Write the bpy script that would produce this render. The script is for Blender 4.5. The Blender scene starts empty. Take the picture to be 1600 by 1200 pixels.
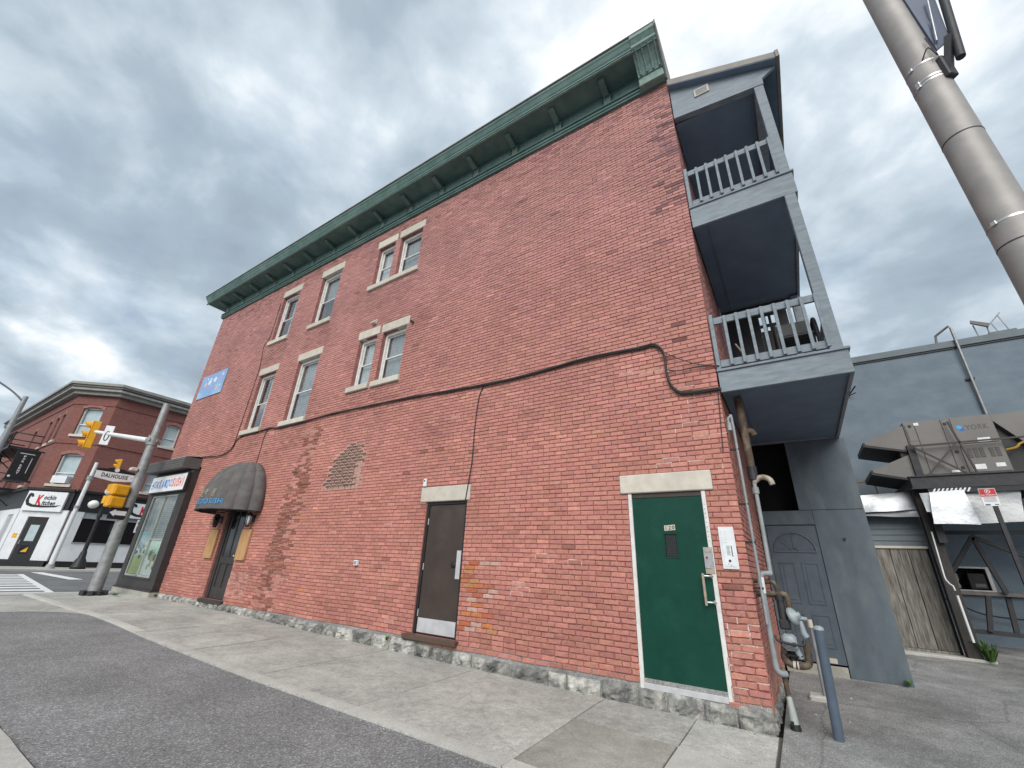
import bpy, bmesh, math, random
from mathutils import Vector, Matrix, noise
R = math.radians
random.seed(7)
sc = bpy.context.scene
COL = sc.collection

# ------------------------------------------------------------------ camera, sky, sun, exposure
CAMPOS = Vector((0.536, -6.0, 1.226))
F_PX = 650.44
_y, _p, _r = R(33.6676), R(23.5824), R(-2.6919)
ROT = Matrix.Rotation(_y, 3, 'Z') @ Matrix.Rotation(_p, 3, 'X') @ Matrix.Rotation(_r, 3, 'Y')
right, fwd, up = ROT.col[0], ROT.col[1], ROT.col[2]
cam = bpy.data.cameras.new('camera')
cam.sensor_width = 36.0
cam.lens = F_PX / 1600 * 36
cam.clip_start = 0.05
cam.clip_end = 3000
co = bpy.data.objects.new('camera', cam)
M = Matrix.Identity(4)
for i in range(3):
    M[i][0], M[i][1], M[i][2], M[i][3] = right[i], up[i], -fwd[i], CAMPOS[i]
co.matrix_world = M
COL.objects.link(co)
sc.camera = co

SUN = Vector((0.30, -0.74, 0.62)).normalized()
EXPOSURE = 1.15
sc.view_settings.view_transform = 'Standard'
sc.view_settings.look = 'None'
sc.view_settings.exposure = EXPOSURE
sc.view_settings.gamma = 1
sc.view_settings.use_curve_mapping = False

W = bpy.data.worlds.new('World')
sc.world = W
W.use_nodes = True
nt = W.node_tree
nt.nodes.clear()
N = nt.nodes.new
L = nt.links.new
out = N('ShaderNodeOutputWorld'); bg = N('ShaderNodeBackground'); bg.inputs[1].default_value = 0.10
sky = N('ShaderNodeTexSky'); sky.sky_type = 'NISHITA'; sky.sun_disc = False
sky.sun_elevation = math.asin(SUN.z); sky.sun_rotation = math.atan2(SUN.x, SUN.y)
sky.dust_density = 1.5
tc = N('ShaderNodeTexCoord'); sep = N('ShaderNodeSeparateXYZ'); L(tc.outputs['Generated'], sep.inputs[0])
def mth(op, a=None, b=None, av=0.0, bv=0.0, tree=nt):
    n = tree.nodes.new('ShaderNodeMath'); n.operation = op
    n.inputs[0].default_value = av; n.inputs[1].default_value = bv
    if a is not None: tree.links.new(a, n.inputs[0])
    if b is not None: tree.links.new(b, n.inputs[1])
    return n.outputs[0]
zc = mth('MAXIMUM', sep.outputs[2], None, bv=0.0)
zz = mth('ADD', zc, None, bv=0.25)
comb = N('ShaderNodeCombineXYZ')
L(mth('DIVIDE', sep.outputs[0], zz), comb.inputs[0]); L(mth('DIVIDE', sep.outputs[1], zz), comb.inputs[1])
def cnoise(scale, detail, dist, off, rough=0.55):
    mp = N('ShaderNodeMapping'); mp.inputs['Location'].default_value = off; mp.inputs['Scale'].default_value = (1.0, 1.1, 1)
    mp.inputs['Rotation'].default_value = (0, 0, R(25))
    L(comb.outputs[0], mp.inputs[0])
    n = N('ShaderNodeTexNoise'); n.inputs['Scale'].default_value = scale; n.inputs['Detail'].default_value = detail
    n.inputs['Roughness'].default_value = rough; n.inputs['Distortion'].default_value = dist
    L(mp.outputs[0], n.inputs['Vector'])
    return n.outputs[0]
n1 = cnoise(3.6, 9, 0.15, (17.37, -4.48, 0), 0.52)
n2 = cnoise(1.2, 3, 0.1, (12.87, -10.09, 0))
mixn = mth('ADD', mth('MULTIPLY', n1, None, bv=0.55), mth('MULTIPLY', n2, None, bv=0.45))
rmp = N('ShaderNodeValToRGB'); L(mixn, rmp.inputs[0])
e = rmp.color_ramp.elements
e[0].position = 0.32; e[0].color = (1.52, 1.86, 2.25, 1)
e[1].position = 0.645; e[1].color = (5.6, 5.65, 5.7, 1)
x_ = e.new(0.445); x_.color = (2.02, 2.45, 2.85, 1)
x_ = e.new(0.53); x_.color = (3.00, 3.46, 3.85, 1)
# gaps of clear sky between the clouds, more of them towards the horizon
gap = N('ShaderNodeMapRange'); gap.inputs['From Min'].default_value = 0.56; gap.inputs['From Max'].default_value = 0.70
L(cnoise(1.5, 5, 0.6, (-0.72, -9.06, 0)), gap.inputs[0])
hz = N('ShaderNodeMapRange'); hz.inputs['From Min'].default_value = 0.03; hz.inputs['From Max'].default_value = 0.42
hz.inputs['To Min'].default_value = 0.75; hz.inputs['To Max'].default_value = 0.15
L(zc, hz.inputs[0])
cloudmix = N('ShaderNodeMixRGB')
L(mth('MULTIPLY', gap.outputs[0], hz.outputs[0]), cloudmix.inputs[0]); L(rmp.outputs[0], cloudmix.inputs[1]); L(sky.outputs[0], cloudmix.inputs[2])
L(cloudmix.outputs[0], bg.inputs[0]); L(bg.outputs[0], out.inputs[0])

sl = bpy.data.lights.new('sun', 'SUN'); sl.energy = 1.5; sl.angle = R(45); sl.color = (1, 0.96, 0.9)
so = bpy.data.objects.new('sun', sl); so.rotation_euler = SUN.to_track_quat('Z', 'Y').to_euler(); so.location = SUN * 60
COL.objects.link(so)

# ------------------------------------------------------------------ helpers
WM = {}                                   # own record of world matrices (no depsgraph update needed)
class MB:
    """collects shapes; build() links them as ONE mesh object"""
    def __init__(s): s.v = []; s.f = []; s.m = []; s.s = []
    def add(s, vs, fs, mi=0, smooth=False):
        o = len(s.v); s.v += [tuple(v) for v in vs]
        for f in fs: s.f.append(tuple(i + o for i in f)); s.m.append(mi); s.s.append(smooth)
        return s
    def convex(s, vs, fs, mi=0):
        vs = [Vector(v) for v in vs]; c = sum(vs, Vector()) / len(vs); out = []
        for f in fs:
            p = [vs[i] for i in f]; n = Vector()
            for i in range(len(p)): n += p[i].cross(p[(i + 1) % len(p)])
            out.append(tuple(f) if n.dot(sum(p, Vector()) / len(p) - c) > 0 else tuple(reversed(f)))
        return s.add(vs, out, mi)
    def box(s, x0, x1, y0, y1, z0, z1, b=0.0, mi=0, M=None):
        x0, x1 = sorted((x0, x1)); y0, y1 = sorted((y0, y1)); z0, z1 = sorted((z0, z1))
        lo = (x0, y0, z0); hi = (x1, y1, z1)
        if b <= 0:
            vs = [(x, y, z) for x in (x0, x1) for y in (y0, y1) for z in (z0, z1)]
            fs = [(0, 1, 3, 2), (4, 5, 7, 6), (0, 1, 5, 4), (2, 3, 7, 6), (0, 2, 6, 4), (1, 3, 7, 5)]
        else:
            b = min(b, 0.45 * min(x1 - x0, y1 - y0, z1 - z0)); vs = []; ix = {}
            for cx in (0, 1):
                for cy in (0, 1):
                    for cz in (0, 1):
                        cc = (cx, cy, cz)
                        for ax in range(3):
                            p = []
                            for k in range(3):
                                q = (lo, hi)[cc[k]][k]
                                if k != ax: q += b * (1 - 2 * cc[k])
                                p.append(q)
                            ix[(cc, ax)] = len(vs); vs.append(tuple(p))
            fs = []
            for ax in range(3):
                a1, a2 = [k for k in range(3) if k != ax]
                for sd in (0, 1):
                    loop = []
                    for u, w in ((0, 0), (1, 0), (1, 1), (0, 1)):
                        cc = [0, 0, 0]; cc[ax] = sd; cc[a1] = u; cc[a2] = w; loop.append(ix[(tuple(cc), ax)])
                    fs.append(tuple(loop))
                for u in (0, 1):
                    for w in (0, 1):
                        c0 = [0, 0, 0]; c1 = [0, 0, 0]; c0[ax] = 0; c1[ax] = 1
                        for c in (c0, c1): c[a1] = u; c[a2] = w
                        c0 = tuple(c0); c1 = tuple(c1)
                        fs.append((ix[(c0, a1)], ix[(c1, a1)], ix[(c1, a2)], ix[(c0, a2)]))
            for cx in (0, 1):
                for cy in (0, 1):
                    for cz in (0, 1): fs.append(tuple(ix[((cx, cy, cz), a)] for a in range(3)))
        if M is not None: vs = [M @ Vector(v) for v in vs]
        return s.convex(vs, fs, mi)
    def bar(s, p0, p1, w, h, b=0.0, mi=0, upv=(0, 0, 1)):
        p0 = Vector(p0); p1 = Vector(p1); d = p1 - p0; ln = d.length; d.normalize(); u = Vector(upv)
        if abs(d.dot(u)) > 0.98: u = Vector((0, 1, 0))
        sx = d.cross(u).normalized(); uz = sx.cross(d).normalized()
        m = Matrix.Identity(4)
        for i in range(3): m[i][0], m[i][1], m[i][2], m[i][3] = sx[i], d[i], uz[i], p0[i]
        return s.box(-w / 2, w / 2, 0, ln, -h / 2, h / 2, b, mi, m)
    def tube(s, pts, r, n=8, mi=0, caps=True):
        pts = [Vector(p) for p in pts]; k = len(pts); rs = r if isinstance(r, (list, tuple)) else [r] * k
        rings = []; prev = None
        for i in range(k):
            t = (pts[min(i + 1, k - 1)] - pts[max(i - 1, 0)])
            if t.length < 1e-9: t = Vector((0, 0, 1))
            t.normalize()
            if prev is None:
                a = Vector((0, 0, 1)) if abs(t.z) < 0.9 else Vector((1, 0, 0)); prev = t.cross(a).normalized()
            prev = (prev - t * prev.dot(t))
            if prev.length < 1e-6: prev = t.orthogonal()
            prev.normalize(); bn = t.cross(prev)
            rings.append([pts[i] + (prev * math.cos(2 * math.pi * j / n) + bn * math.sin(2 * math.pi * j / n)) * rs[i] for j in range(n)])
        vs = [v for rg in rings for v in rg]; fs = []
        for i in range(k - 1):
            for j in range(n):
                fs.append((i * n + j, i * n + (j + 1) % n, (i + 1) * n + (j + 1) % n, (i + 1) * n + j))
        s.add(vs, fs, mi, n > 5)
        if caps:
            s.add(rings[0], [tuple(reversed(range(n)))], mi); s.add(rings[-1], [tuple(range(n))], mi)
        return s
    def lathe(s, prof, n=16, c=(0, 0, 0), M=None, mi=0):
        vs = []; fs = []; k = len(prof)
        for r, z in prof:
            for j in range(n):
                a = 2 * math.pi * j / n; v = Vector((r * math.cos(a), r * math.sin(a), z))
                vs.append((M @ v) if M is not None else v + Vector(c))
        for i in range(k - 1):
            for j in range(n): fs.append((i * n + j, i * n + (j + 1) % n, (i + 1) * n + (j + 1) % n, (i + 1) * n + j))
        fs.append(tuple(reversed(range(n)))); fs.append(tuple((k - 1) * n + j for j in range(n)))
        return s.add(vs, fs, mi, True)
    def ball(s, c, r, n=12, k=8, sz=1.0, mi=0):
        return s.lathe([(max(1e-4, r * math.sin(math.pi * i / k)), -r * sz * math.cos(math.pi * i / k)) for i in range(k + 1)], n, c, None, mi)
    def prism(s, poly, vec, mi=0):
        a = [Vector(p) for p in poly]; n = len(a); vec = Vector(vec); b = [p + vec for p in a]
        nn = Vector()
        for i in range(n): nn += a[i].cross(a[(i + 1) % n])
        fs = []
        flip = nn.dot(vec) > 0
        f0 = tuple(range(n)); f1 = tuple(range(n, 2 * n))
        fs.append(tuple(reversed(f0)) if flip else f0); fs.append(f1 if flip else tuple(reversed(f1)))
        for i in range(n):
            q = (i, (i + 1) % n, n + (i + 1) % n, n + i); fs.append(q if flip else tuple(reversed(q)))
        return s.add(a + b, fs, mi)
    def quad(s, *p, mi=0): return s.add(p, [tuple(range(len(p)))], mi)
    def build(s, name, mats, parent=None, local=False, kind=None, label=None, cat=None, group=None, loc=None, tint=None):
        me = bpy.data.meshes.new(name)
        ps = s.v
        P = WM.get(parent, Matrix.Identity(4)) if parent is not None else Matrix.Identity(4)
        lm = Matrix.Identity(4)
        if loc is not None: lm = Matrix.Translation(Vector(loc)) if local or parent is None else P.inverted() @ Matrix.Translation(Vector(loc))
        if not local and (parent is not None or loc is not None):
            inv = (P @ lm).inverted(); ps = [tuple(inv @ Vector(v)) for v in s.v]
        me.from_pydata(ps, [], s.f)
        for mt in (mats if isinstance(mats, (list, tuple)) else [mats]): me.materials.append(mt)
        me.polygons.foreach_set('material_index', s.m); me.polygons.foreach_set('use_smooth', s.s)
        if tint is not None:
            at = me.color_attributes.new('tint', 'FLOAT_COLOR', 'POINT'); at.data.foreach_set('color', tint)
        me.update()
        o = bpy.data.objects.new(name, me)
        if parent is not None: o.parent = parent
        o.matrix_local = lm
        WM[o] = P @ lm
        COL.objects.link(o)
        tag(o, label, cat, group, kind)
        return o
def tag(o, label=None, cat=None, group=None, kind=None):
    if label: o['label'] = label
    if cat: o['category'] = cat
    if group: o['group'] = group
    if kind: o['kind'] = kind
    return o
def thing(name, label, cat, loc=(0, 0, 0), rz=0.0, group=None, kind=None):
    o = bpy.data.objects.new(name, None); o.empty_display_size = 0.2
    o.location = loc; o.rotation_euler = (0, 0, rz)
    WM[o] = Matrix.Translation(Vector(loc)) @ Matrix.Rotation(rz, 4, 'Z')
    COL.objects.link(o)
    return tag(o, label, cat, group, kind)
_txt = {}
def text_geo(body, size=1.0, bold=0.0, align='CENTER', sx=1.0, shear=0.0):
    """flat outlines of a line of lettering: vertices (u, v) and faces"""
    cu = bpy.data.curves.new('lettering', 'FONT'); cu.body = body; cu.size = size; cu.offset = bold; cu.align_x = align
    cu.shear = shear; cu.space_character = 1.12; cu.resolution_u = 3; cu.fill_mode = 'FRONT'
    ob = bpy.data.objects.new('lettering', cu); COL.objects.link(ob)
    dg = bpy.context.evaluated_depsgraph_get(); dg.update()
    me = bpy.data.meshes.new_from_object(ob.evaluated_get(dg))
    vs = [(v.co.x * sx, v.co.y) for v in me.vertices]; fs = [tuple(p.vertices) for p in me.polygons]
    bpy.data.objects.remove(ob); bpy.data.curves.remove(cu); bpy.data.meshes.remove(me)
    return vs, fs
def put_text(mb, body, o, ux, uy, h, w=None, bold=0.0, mi=0, shear=0.0):
    """lettering centred on o, cap height h, optional total width w, along unit vectors ux, uy"""
    vs, fs = text_geo(body, 1.0, bold, shear=shear)
    if not vs: return
    x0 = min(v[0] for v in vs); x1 = max(v[0] for v in vs); y0 = min(v[1] for v in vs); y1 = max(v[1] for v in vs)
    k = h / max(1e-6, y1 - y0); kx = k if w is None else w / max(1e-6, x1 - x0)
    o = Vector(o); ux = Vector(ux); uy = Vector(uy)
    mb.add([o + ux * ((v[0] - (x0 + x1) / 2) * kx) + uy * ((v[1] - (y0 + y1) / 2) * k) for v in vs], fs, mi)
def project(p):
    d = Vector(p) - CAMPOS; z = d.dot(fwd)
    if z < 0.05: return None
    return 800 + F_PX * d.dot(right) / z, 600 - F_PX * d.dot(up) / z

# ------------------------------------------------------------------ materials
def mat(name, c1, c2=None, scale=6.0, rough=0.7, bump=0.0, bscale=40.0, metal=0.0, detail=6.0, lo=0.35, hi=0.65, spec=0.4,
        tint=False, rnd=0.0, stretch=None, c3=None, s3=0.6, a3=0.5, bdist=0.01, coat=0.0):
    m = bpy.data.materials.new(name); m.use_nodes = True; t = m.node_tree; nd = t.nodes; lk = t.links
    b = nd['Principled BSDF']; b.inputs['Roughness'].default_value = rough; b.inputs['Metallic'].default_value = metal
    b.inputs['Specular IOR Level'].default_value = spec
    if coat: b.inputs['Coat Weight'].default_value = coat
    g = nd.new('ShaderNodeNewGeometry') if not stretch == 'obj' else nd.new('ShaderNodeTexCoord')
    pos = g.outputs['Position'] if 'Position' in g.outputs else g.outputs['Object']
    if isinstance(stretch, tuple):
        mp = nd.new('ShaderNodeMapping'); mp.inputs['Scale'].default_value = stretch; lk.new(pos, mp.inputs[0]); pos = mp.outputs[0]
    def nz(sc_, det=6.0, src=pos, ro=0.55):
        n = nd.new('ShaderNodeTexNoise'); n.inputs['Scale'].default_value = sc_; n.inputs['Detail'].default_value = det
        n.inputs['Roughness'].default_value = ro; lk.new(src, n.inputs['Vector']); return n.outputs[0]
    def rng(src, a, z, ta=0.0, tz=1.0):
        n = nd.new('ShaderNodeMapRange'); n.inputs['From Min'].default_value = a; n.inputs['From Max'].default_value = z
        n.inputs['To Min'].default_value = ta; n.inputs['To Max'].default_value = tz; lk.new(src, n.inputs[0]); return n.outputs[0]
    def mixc(f, a, bb, mode='MIX'):
        n = nd.new('ShaderNodeMixRGB'); n.blend_type = mode
        for i, q in enumerate((f, a, bb)):
            if hasattr(q, 'is_output'): lk.new(q, n.inputs[i])
            elif i == 0: n.inputs[0].default_value = q
            else: n.inputs[i].default_value = (*q, 1)
        return n.outputs[0]
    if c2 is None: c2 = tuple(x * 0.8 for x in c1)
    col = mixc(rng(nz(scale, detail), lo, hi), c1, c2)
    if c3 is not None: col = mixc(rng(nz(s3, 4), 0.5, 0.72, 0, a3), col, c3)
    if tint:
        a = nd.new('ShaderNodeAttribute'); a.attribute_name = 'tint'; col = mixc(1.0, col, a.outputs[0], 'MULTIPLY')
    if rnd:
        oi = nd.new('ShaderNodeObjectInfo'); v = rng(oi.outputs['Random'], 0, 1, 1 - rnd, 1 + rnd)
        cb = nd.new('ShaderNodeCombineXYZ')
        for i in range(3): lk.new(v, cb.inputs[i])
        col = mixc(1.0, col, cb.outputs[0], 'MULTIPLY')
    lk.new(col, b.inputs['Base Color'])
    if bump:
        bp = nd.new('ShaderNodeBump'); bp.inputs['Strength'].default_value = bump; bp.inputs['Distance'].default_value = bdist
        lk.new(nz(bscale, 5, ro=0.65), bp.inputs['Height']); lk.new(bp.outputs[0], b.inputs['Normal'])
    return m
def plain(name, c, rough=0.5, metal=0.0, bump=0.0): return mat(name, c, tuple(x * 0.88 for x in c), 9, rough, bump, 60, metal)
def glassm(name, tintc=(0.8, 0.85, 0.85), refl=0.25, dark=0.0):
    m = bpy.data.materials.new(name); m.use_nodes = True; t = m.node_tree; nd = t.nodes; lk = t.links
    nd.remove(nd['Principled BSDF']); o = nd['Material Output']
    tr = nd.new('ShaderNodeBsdfTransparent'); tr.inputs[0].default_value = (*tintc, 1)
    gl = nd.new('ShaderNodeBsdfGlossy'); gl.inputs['Roughness'].default_value = 0.03
    n = nd.new('ShaderNodeTexNoise'); n.inputs['Scale'].default_value = 1.6; bp = nd.new('ShaderNodeBump'); bp.inputs['Strength'].default_value = 0.08
    bp.inputs['Distance'].default_value = 0.05
    lk.new(n.outputs[0], bp.inputs['Height']); lk.new(bp.outputs[0], gl.inputs['Normal'])
    lw = nd.new('ShaderNodeLayerWeight'); lw.inputs[0].default_value = 0.5
    fr = nd.new('ShaderNodeMath'); fr.operation = 'POWER'; fr.inputs[1].default_value = 4.0; lk.new(lw.outputs['Facing'], fr.inputs[0])
    mr = nd.new('ShaderNodeMapRange'); mr.inputs['To Min'].default_value = refl; mr.inputs['To Max'].default_value = 0.9
    lk.new(fr.outputs[0], mr.inputs[0]); mx = nd.new('ShaderNodeMixShader')
    lk.new(mr.outputs[0], mx.inputs[0]); lk.new(tr.outputs[0], mx.inputs[1]); lk.new(gl.outputs[0], mx.inputs[2]); lk.new(mx.outputs[0], o.inputs[0])
    return m
def aggregate(name, base, c_lo, c_hi, cell=160.0, big=None, rough=0.9, bump=0.5, crack=None):
    """asphalt or concrete: stones of random tone in a binder, blotches and stains"""
    m = bpy.data.materials.new(name); m.use_nodes = True; t = m.node_tree; nd = t.nodes; lk = t.links
    b = nd['Principled BSDF']; b.inputs['Roughness'].default_value = rough; b.inputs['Specular IOR Level'].default_value = 0.3
    g = nd.new('ShaderNodeNewGeometry'); pos = g.outputs['Position']
    vo = nd.new('ShaderNodeTexVoronoi'); vo.inputs['Scale'].default_value = cell; lk.new(pos, vo.inputs['Vector'])
    rp = nd.new('ShaderNodeValToRGB'); lk.new(vo.outputs['Color'], rp.inputs[0])
    rp.color_ramp.elements[0].color = (*c_lo, 1); rp.color_ramp.elements[1].color = (*c_hi, 1)
    rp.color_ramp.elements[0].position = 0.15
    el = rp.color_ramp.elements.new(0.72); el.color = (*base, 1)
    def nz(s, d=5):
        n = nd.new('ShaderNodeTexNoise'); n.inputs['Scale'].default_value = s; n.inputs['Detail'].default_value = d; n.inputs['Roughness'].default_value = 0.6
        lk.new(pos, n.inputs['Vector']); return n.outputs[0]
    col = rp.outputs[0]
    for s, a, z, lo, hi in (big or [(0.8, 0.35, 0.68, 0.82, 1.15), (5.0, 0.3, 0.7, 0.9, 1.1)]):
        mr = nd.new('ShaderNodeMapRange'); mr.inputs['From Min'].default_value = a; mr.inputs['From Max'].default_value = z
        mr.inputs['To Min'].default_value = lo; mr.inputs['To Max'].default_value = hi; lk.new(nz(s), mr.inputs[0])
        cb = nd.new('ShaderNodeCombineXYZ'); [lk.new(mr.outputs[0], cb.inputs[i]) for i in range(3)]
        mx = nd.new('ShaderNodeMixRGB'); mx.blend_type = 'MULTIPLY'; mx.inputs[0].default_value = 1; lk.new(col, mx.inputs[1]); lk.new(cb.outputs[0], mx.inputs[2]); col = mx.outputs[0]
    if crack:
        v2 = nd.new('ShaderNodeTexVoronoi'); v2.feature = 'DISTANCE_TO_EDGE'; v2.inputs['Scale'].default_value = crack[0]
        mp = nd.new('ShaderNodeMixRGB'); mp.inputs[0].default_value = 0.12; lk.new(pos, mp.inputs[1])
        n = nd.new('ShaderNodeTexNoise'); n.inputs['Scale'].default_value = 3.0; n.inputs['Detail'].default_value = 6; lk.new(pos, n.inputs['Vector']); lk.new(n.outputs['Color'], mp.inputs[2])
        lk.new(mp.outputs[0], v2.inputs['Vector'])
        mr = nd.new('ShaderNodeMapRange'); mr.inputs['From Max'].default_value = crack[1]; mr.inputs['To Min'].default_value = crack[2]; mr.inputs['To Max'].default_value = 1; lk.new(v2.outputs['Distance'], mr.inputs[0])
        cb = nd.new('ShaderNodeCombineXYZ'); [lk.new(mr.outputs[0], cb.inputs[i]) for i in range(3)]
        mx = nd.new('ShaderNodeMixRGB'); mx.blend_type = 'MULTIPLY'; mx.inputs[0].default_value = 1; lk.new(col, mx.inputs[1]); lk.new(cb.outputs[0], mx.inputs[2]); col = mx.outputs[0]
    oi = nd.new('ShaderNodeObjectInfo'); mr = nd.new('ShaderNodeMapRange'); mr.inputs['To Min'].default_value = 0.92; mr.inputs['To Max'].default_value = 1.08
    lk.new(oi.outputs['Random'], mr.inputs[0]); cb = nd.new('ShaderNodeCombineXYZ'); [lk.new(mr.outputs[0], cb.inputs[i]) for i in range(3)]
    mx = nd.new('ShaderNodeMixRGB'); mx.blend_type = 'MULTIPLY'; mx.inputs[0].default_value = 1; lk.new(col, mx.inputs[1]); lk.new(cb.outputs[0], mx.inputs[2])
    lk.new(mx.outputs[0], b.inputs['Base Color'])
    bp = nd.new('ShaderNodeBump'); bp.inputs['Strength'].default_value = bump; bp.inputs['Distance'].default_value = 0.004
    lk.new(vo.outputs['Distance'], bp.inputs['Height']); lk.new(bp.outputs[0], b.inputs['Normal'])
    return m
MT = {}
MT['brick'] = mat('painted_brick', (1.0, 1.0, 1.0), (0.80, 0.77, 0.76), 16, 0.74, 0.7, 55, tint=True, c3=(0.74, 0.66, 0.64), s3=1.3, a3=0.30, spec=0.3)
MT['mortar'] = mat('painted_mortar', (0.30, 0.124, 0.106), (0.20, 0.084, 0.073), 9, 0.9, 0.5, 90)
MT['mortar_pale'] = mat('pale_mortar', (0.52, 0.38, 0.33), (0.36, 0.24, 0.20), 12, 0.9, 0.5, 90)
MT['jamb'] = mat('jamb_brick', (0.34, 0.15, 0.13), (0.22, 0.095, 0.085), 8, 0.85, 0.5, 60)
MT['stone'] = mat('foundation_stone', (0.34, 0.335, 0.31), (0.13, 0.13, 0.126), 6, 0.85, 1.0, 16, rnd=0.34, c3=(0.50, 0.485, 0.44), s3=8, a3=0.8, bdist=0.03, lo=0.4, hi=0.6)
MT['limestone'] = mat('limestone', (0.55, 0.51, 0.445), (0.47, 0.43, 0.37), 7, 0.85, 0.3, 60, rnd=0.08, c3=(0.40, 0.37, 0.32), s3=1.8, a3=0.5)
MT['green'] = mat('cornice_green', (0.098, 0.172, 0.155), (0.066, 0.126, 0.115), 4, 0.6, 0.2, 30, c3=(0.19, 0.27, 0.25), s3=1.3, a3=0.5)
MT['green_pale'] = mat('cornice_green_pale', (0.20, 0.295, 0.268), (0.125, 0.205, 0.185), 12, 0.65, 0.5, 60, c3=(0.22, 0.27, 0.20), s3=3, a3=0.6)
MT['flash'] = mat('roof_flashing', (0.22, 0.20, 0.18), (0.15, 0.14, 0.13), 3, 0.5, 0, 30)
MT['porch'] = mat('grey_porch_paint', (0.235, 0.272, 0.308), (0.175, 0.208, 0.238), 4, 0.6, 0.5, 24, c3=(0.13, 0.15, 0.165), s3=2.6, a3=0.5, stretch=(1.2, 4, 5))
MT['porch_shaded'] = mat('grey_soffit_shade', (0.150, 0.205, 0.275), (0.125, 0.172, 0.235), 3, 0.65, 0.1, 30)  # porch grey made darker: the ceilings' shade is put into the colour
MT['stucco_side'] = mat('grey_rendered_panel', (0.112, 0.143, 0.165), (0.082, 0.106, 0.125), 3, 0.7, 0.35, 40, c3=(0.165, 0.185, 0.195), s3=2.6, a3=0.55, stretch=(1.6, 1.6, 0.55))
MT['grey_door'] = mat('slate_door_paint', (0.088, 0.112, 0.138), (0.070, 0.090, 0.112), 6, 0.45, 0.1, 40)
MT['stucco'] = mat('blue_grey_stucco', (0.168, 0.212, 0.252), (0.135, 0.174, 0.212), 1.7, 0.88, 0.8, 34, c3=(0.215, 0.262, 0.305), s3=1.1, a3=0.5, stretch=(1, 1, 1.6))
MT['green_door'] = mat('green_door_paint', (0.0042, 0.050, 0.033), (0.0034, 0.041, 0.027), 2.5, 0.45, 0.25, 9, spec=0.22, c3=(0.010, 0.066, 0.047), s3=3.5, a3=0.5)
MT['brown_door'] = mat('brown_door_paint', (0.054, 0.038, 0.031), (0.042, 0.030, 0.025), 2.5, 0.45, 0.2, 9, c3=(0.078, 0.062, 0.054), s3=3, a3=0.45)
MT['white'] = mat('white_paint', (0.68, 0.68, 0.66), (0.56, 0.55, 0.53), 10, 0.55, 0.1, 40, c3=(0.50, 0.48, 0.45), s3=4, a3=0.25)
MT['pvcwhite'] = plain('white_plastic', (0.70, 0.71, 0.72), 0.4)
MT['chrome'] = mat('brushed_steel', (0.55, 0.55, 0.55), (0.42, 0.42, 0.42), 20, 0.35, 0.05, 80, metal=0.8)
MT['kick'] = mat('aluminium_plate', (0.58, 0.58, 0.60), (0.48, 0.48, 0.50), 8, 0.5, 0.1, 60, metal=0.35)
MT['brass'] = mat('worn_brass', (0.50, 0.42, 0.30), (0.38, 0.33, 0.26), 20, 0.4, 0.1, 60, metal=0.6)
MT['galv'] = mat('galvanised_steel', (0.30, 0.31, 0.31), (0.22, 0.23, 0.235), 7, 0.5, 0.15, 30, metal=0.35, c3=(0.40, 0.40, 0.39), s3=4, a3=0.5)
MT['polepaint'] = mat('weathered_pole', (0.33, 0.31, 0.295), (0.27, 0.255, 0.245), 5, 0.55, 0.12, 25, metal=0.2, c3=(0.24, 0.225, 0.22), s3=2.2, a3=0.5)
MT['conduit'] = mat('grey_conduit', (0.29, 0.31, 0.32), (0.22, 0.24, 0.25), 9, 0.5, 0.1, 30)
MT['rust'] = mat('rusty_pipe', (0.120, 0.082, 0.056), (0.065, 0.050, 0.040), 14, 0.75, 0.5, 40, metal=0.2, c3=(0.26, 0.22, 0.17), s3=9, a3=0.7)
MT['gasgrey'] = mat('gas_meter_grey', (0.33, 0.37, 0.385), (0.22, 0.25, 0.27), 8, 0.5, 0.2, 40, metal=0.1)
MT['darkiron'] = mat('dark_iron', (0.042, 0.042, 0.046), (0.028, 0.028, 0.032), 9, 0.55, 0.2, 40, metal=0.2)
MT['black'] = mat('black_paint', (0.018, 0.018, 0.02), (0.012, 0.012, 0.014), 8, 0.5, 0.08, 30)
MT['shopblack'] = mat('shop_black_brown', (0.042, 0.036, 0.036), (0.032, 0.028, 0.029), 6, 0.55, 0.08, 30)
MT['cable'] = plain('cable_black', (0.022, 0.022, 0.024), 0.5)
MT['awning'] = mat('faded_black_canvas', (0.120, 0.112, 0.108), (0.082, 0.077, 0.076), 5, 0.85, 0.25, 120, c3=(0.17, 0.165, 0.155), s3=2.0, a3=0.35)
MT['plywood'] = mat('plywood', (0.50, 0.295, 0.135), (0.38, 0.215, 0.095), 5, 0.75, 0.15, 30, stretch=(6, 6, 1))
MT['glass'] = glassm('window_glass', (0.92, 0.94, 0.94), 0.13)
MT['shopglass'] = glassm('shop_glass', (0.9, 0.94, 0.92), 0.03)
MT['darkglass'] = plain('dark_glass', (0.012, 0.013, 0.015), 0.12)
MT['paleglass'] = mat('pale_opaque_glass', (0.42, 0.50, 0.52), (0.34, 0.42, 0.45), 2, 0.12, 0, 10, spec=0.6)  # one opaque pale blue-grey tone for the far panes
MT['curtain'] = mat('net_curtain', (0.62, 0.65, 0.66), (0.48, 0.51, 0.52), 9, 0.9, 0.6, 12, stretch=(7, 7, 0.8))
MT['curtain_dim'] = mat('grey_curtain', (0.42, 0.44, 0.45), (0.25, 0.265, 0.275), 9, 0.9, 0.6, 12, stretch=(6, 6, 0.8))
MT['void'] = plain('unlit_interior', (0.01, 0.01, 0.012), 0.9)
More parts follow.
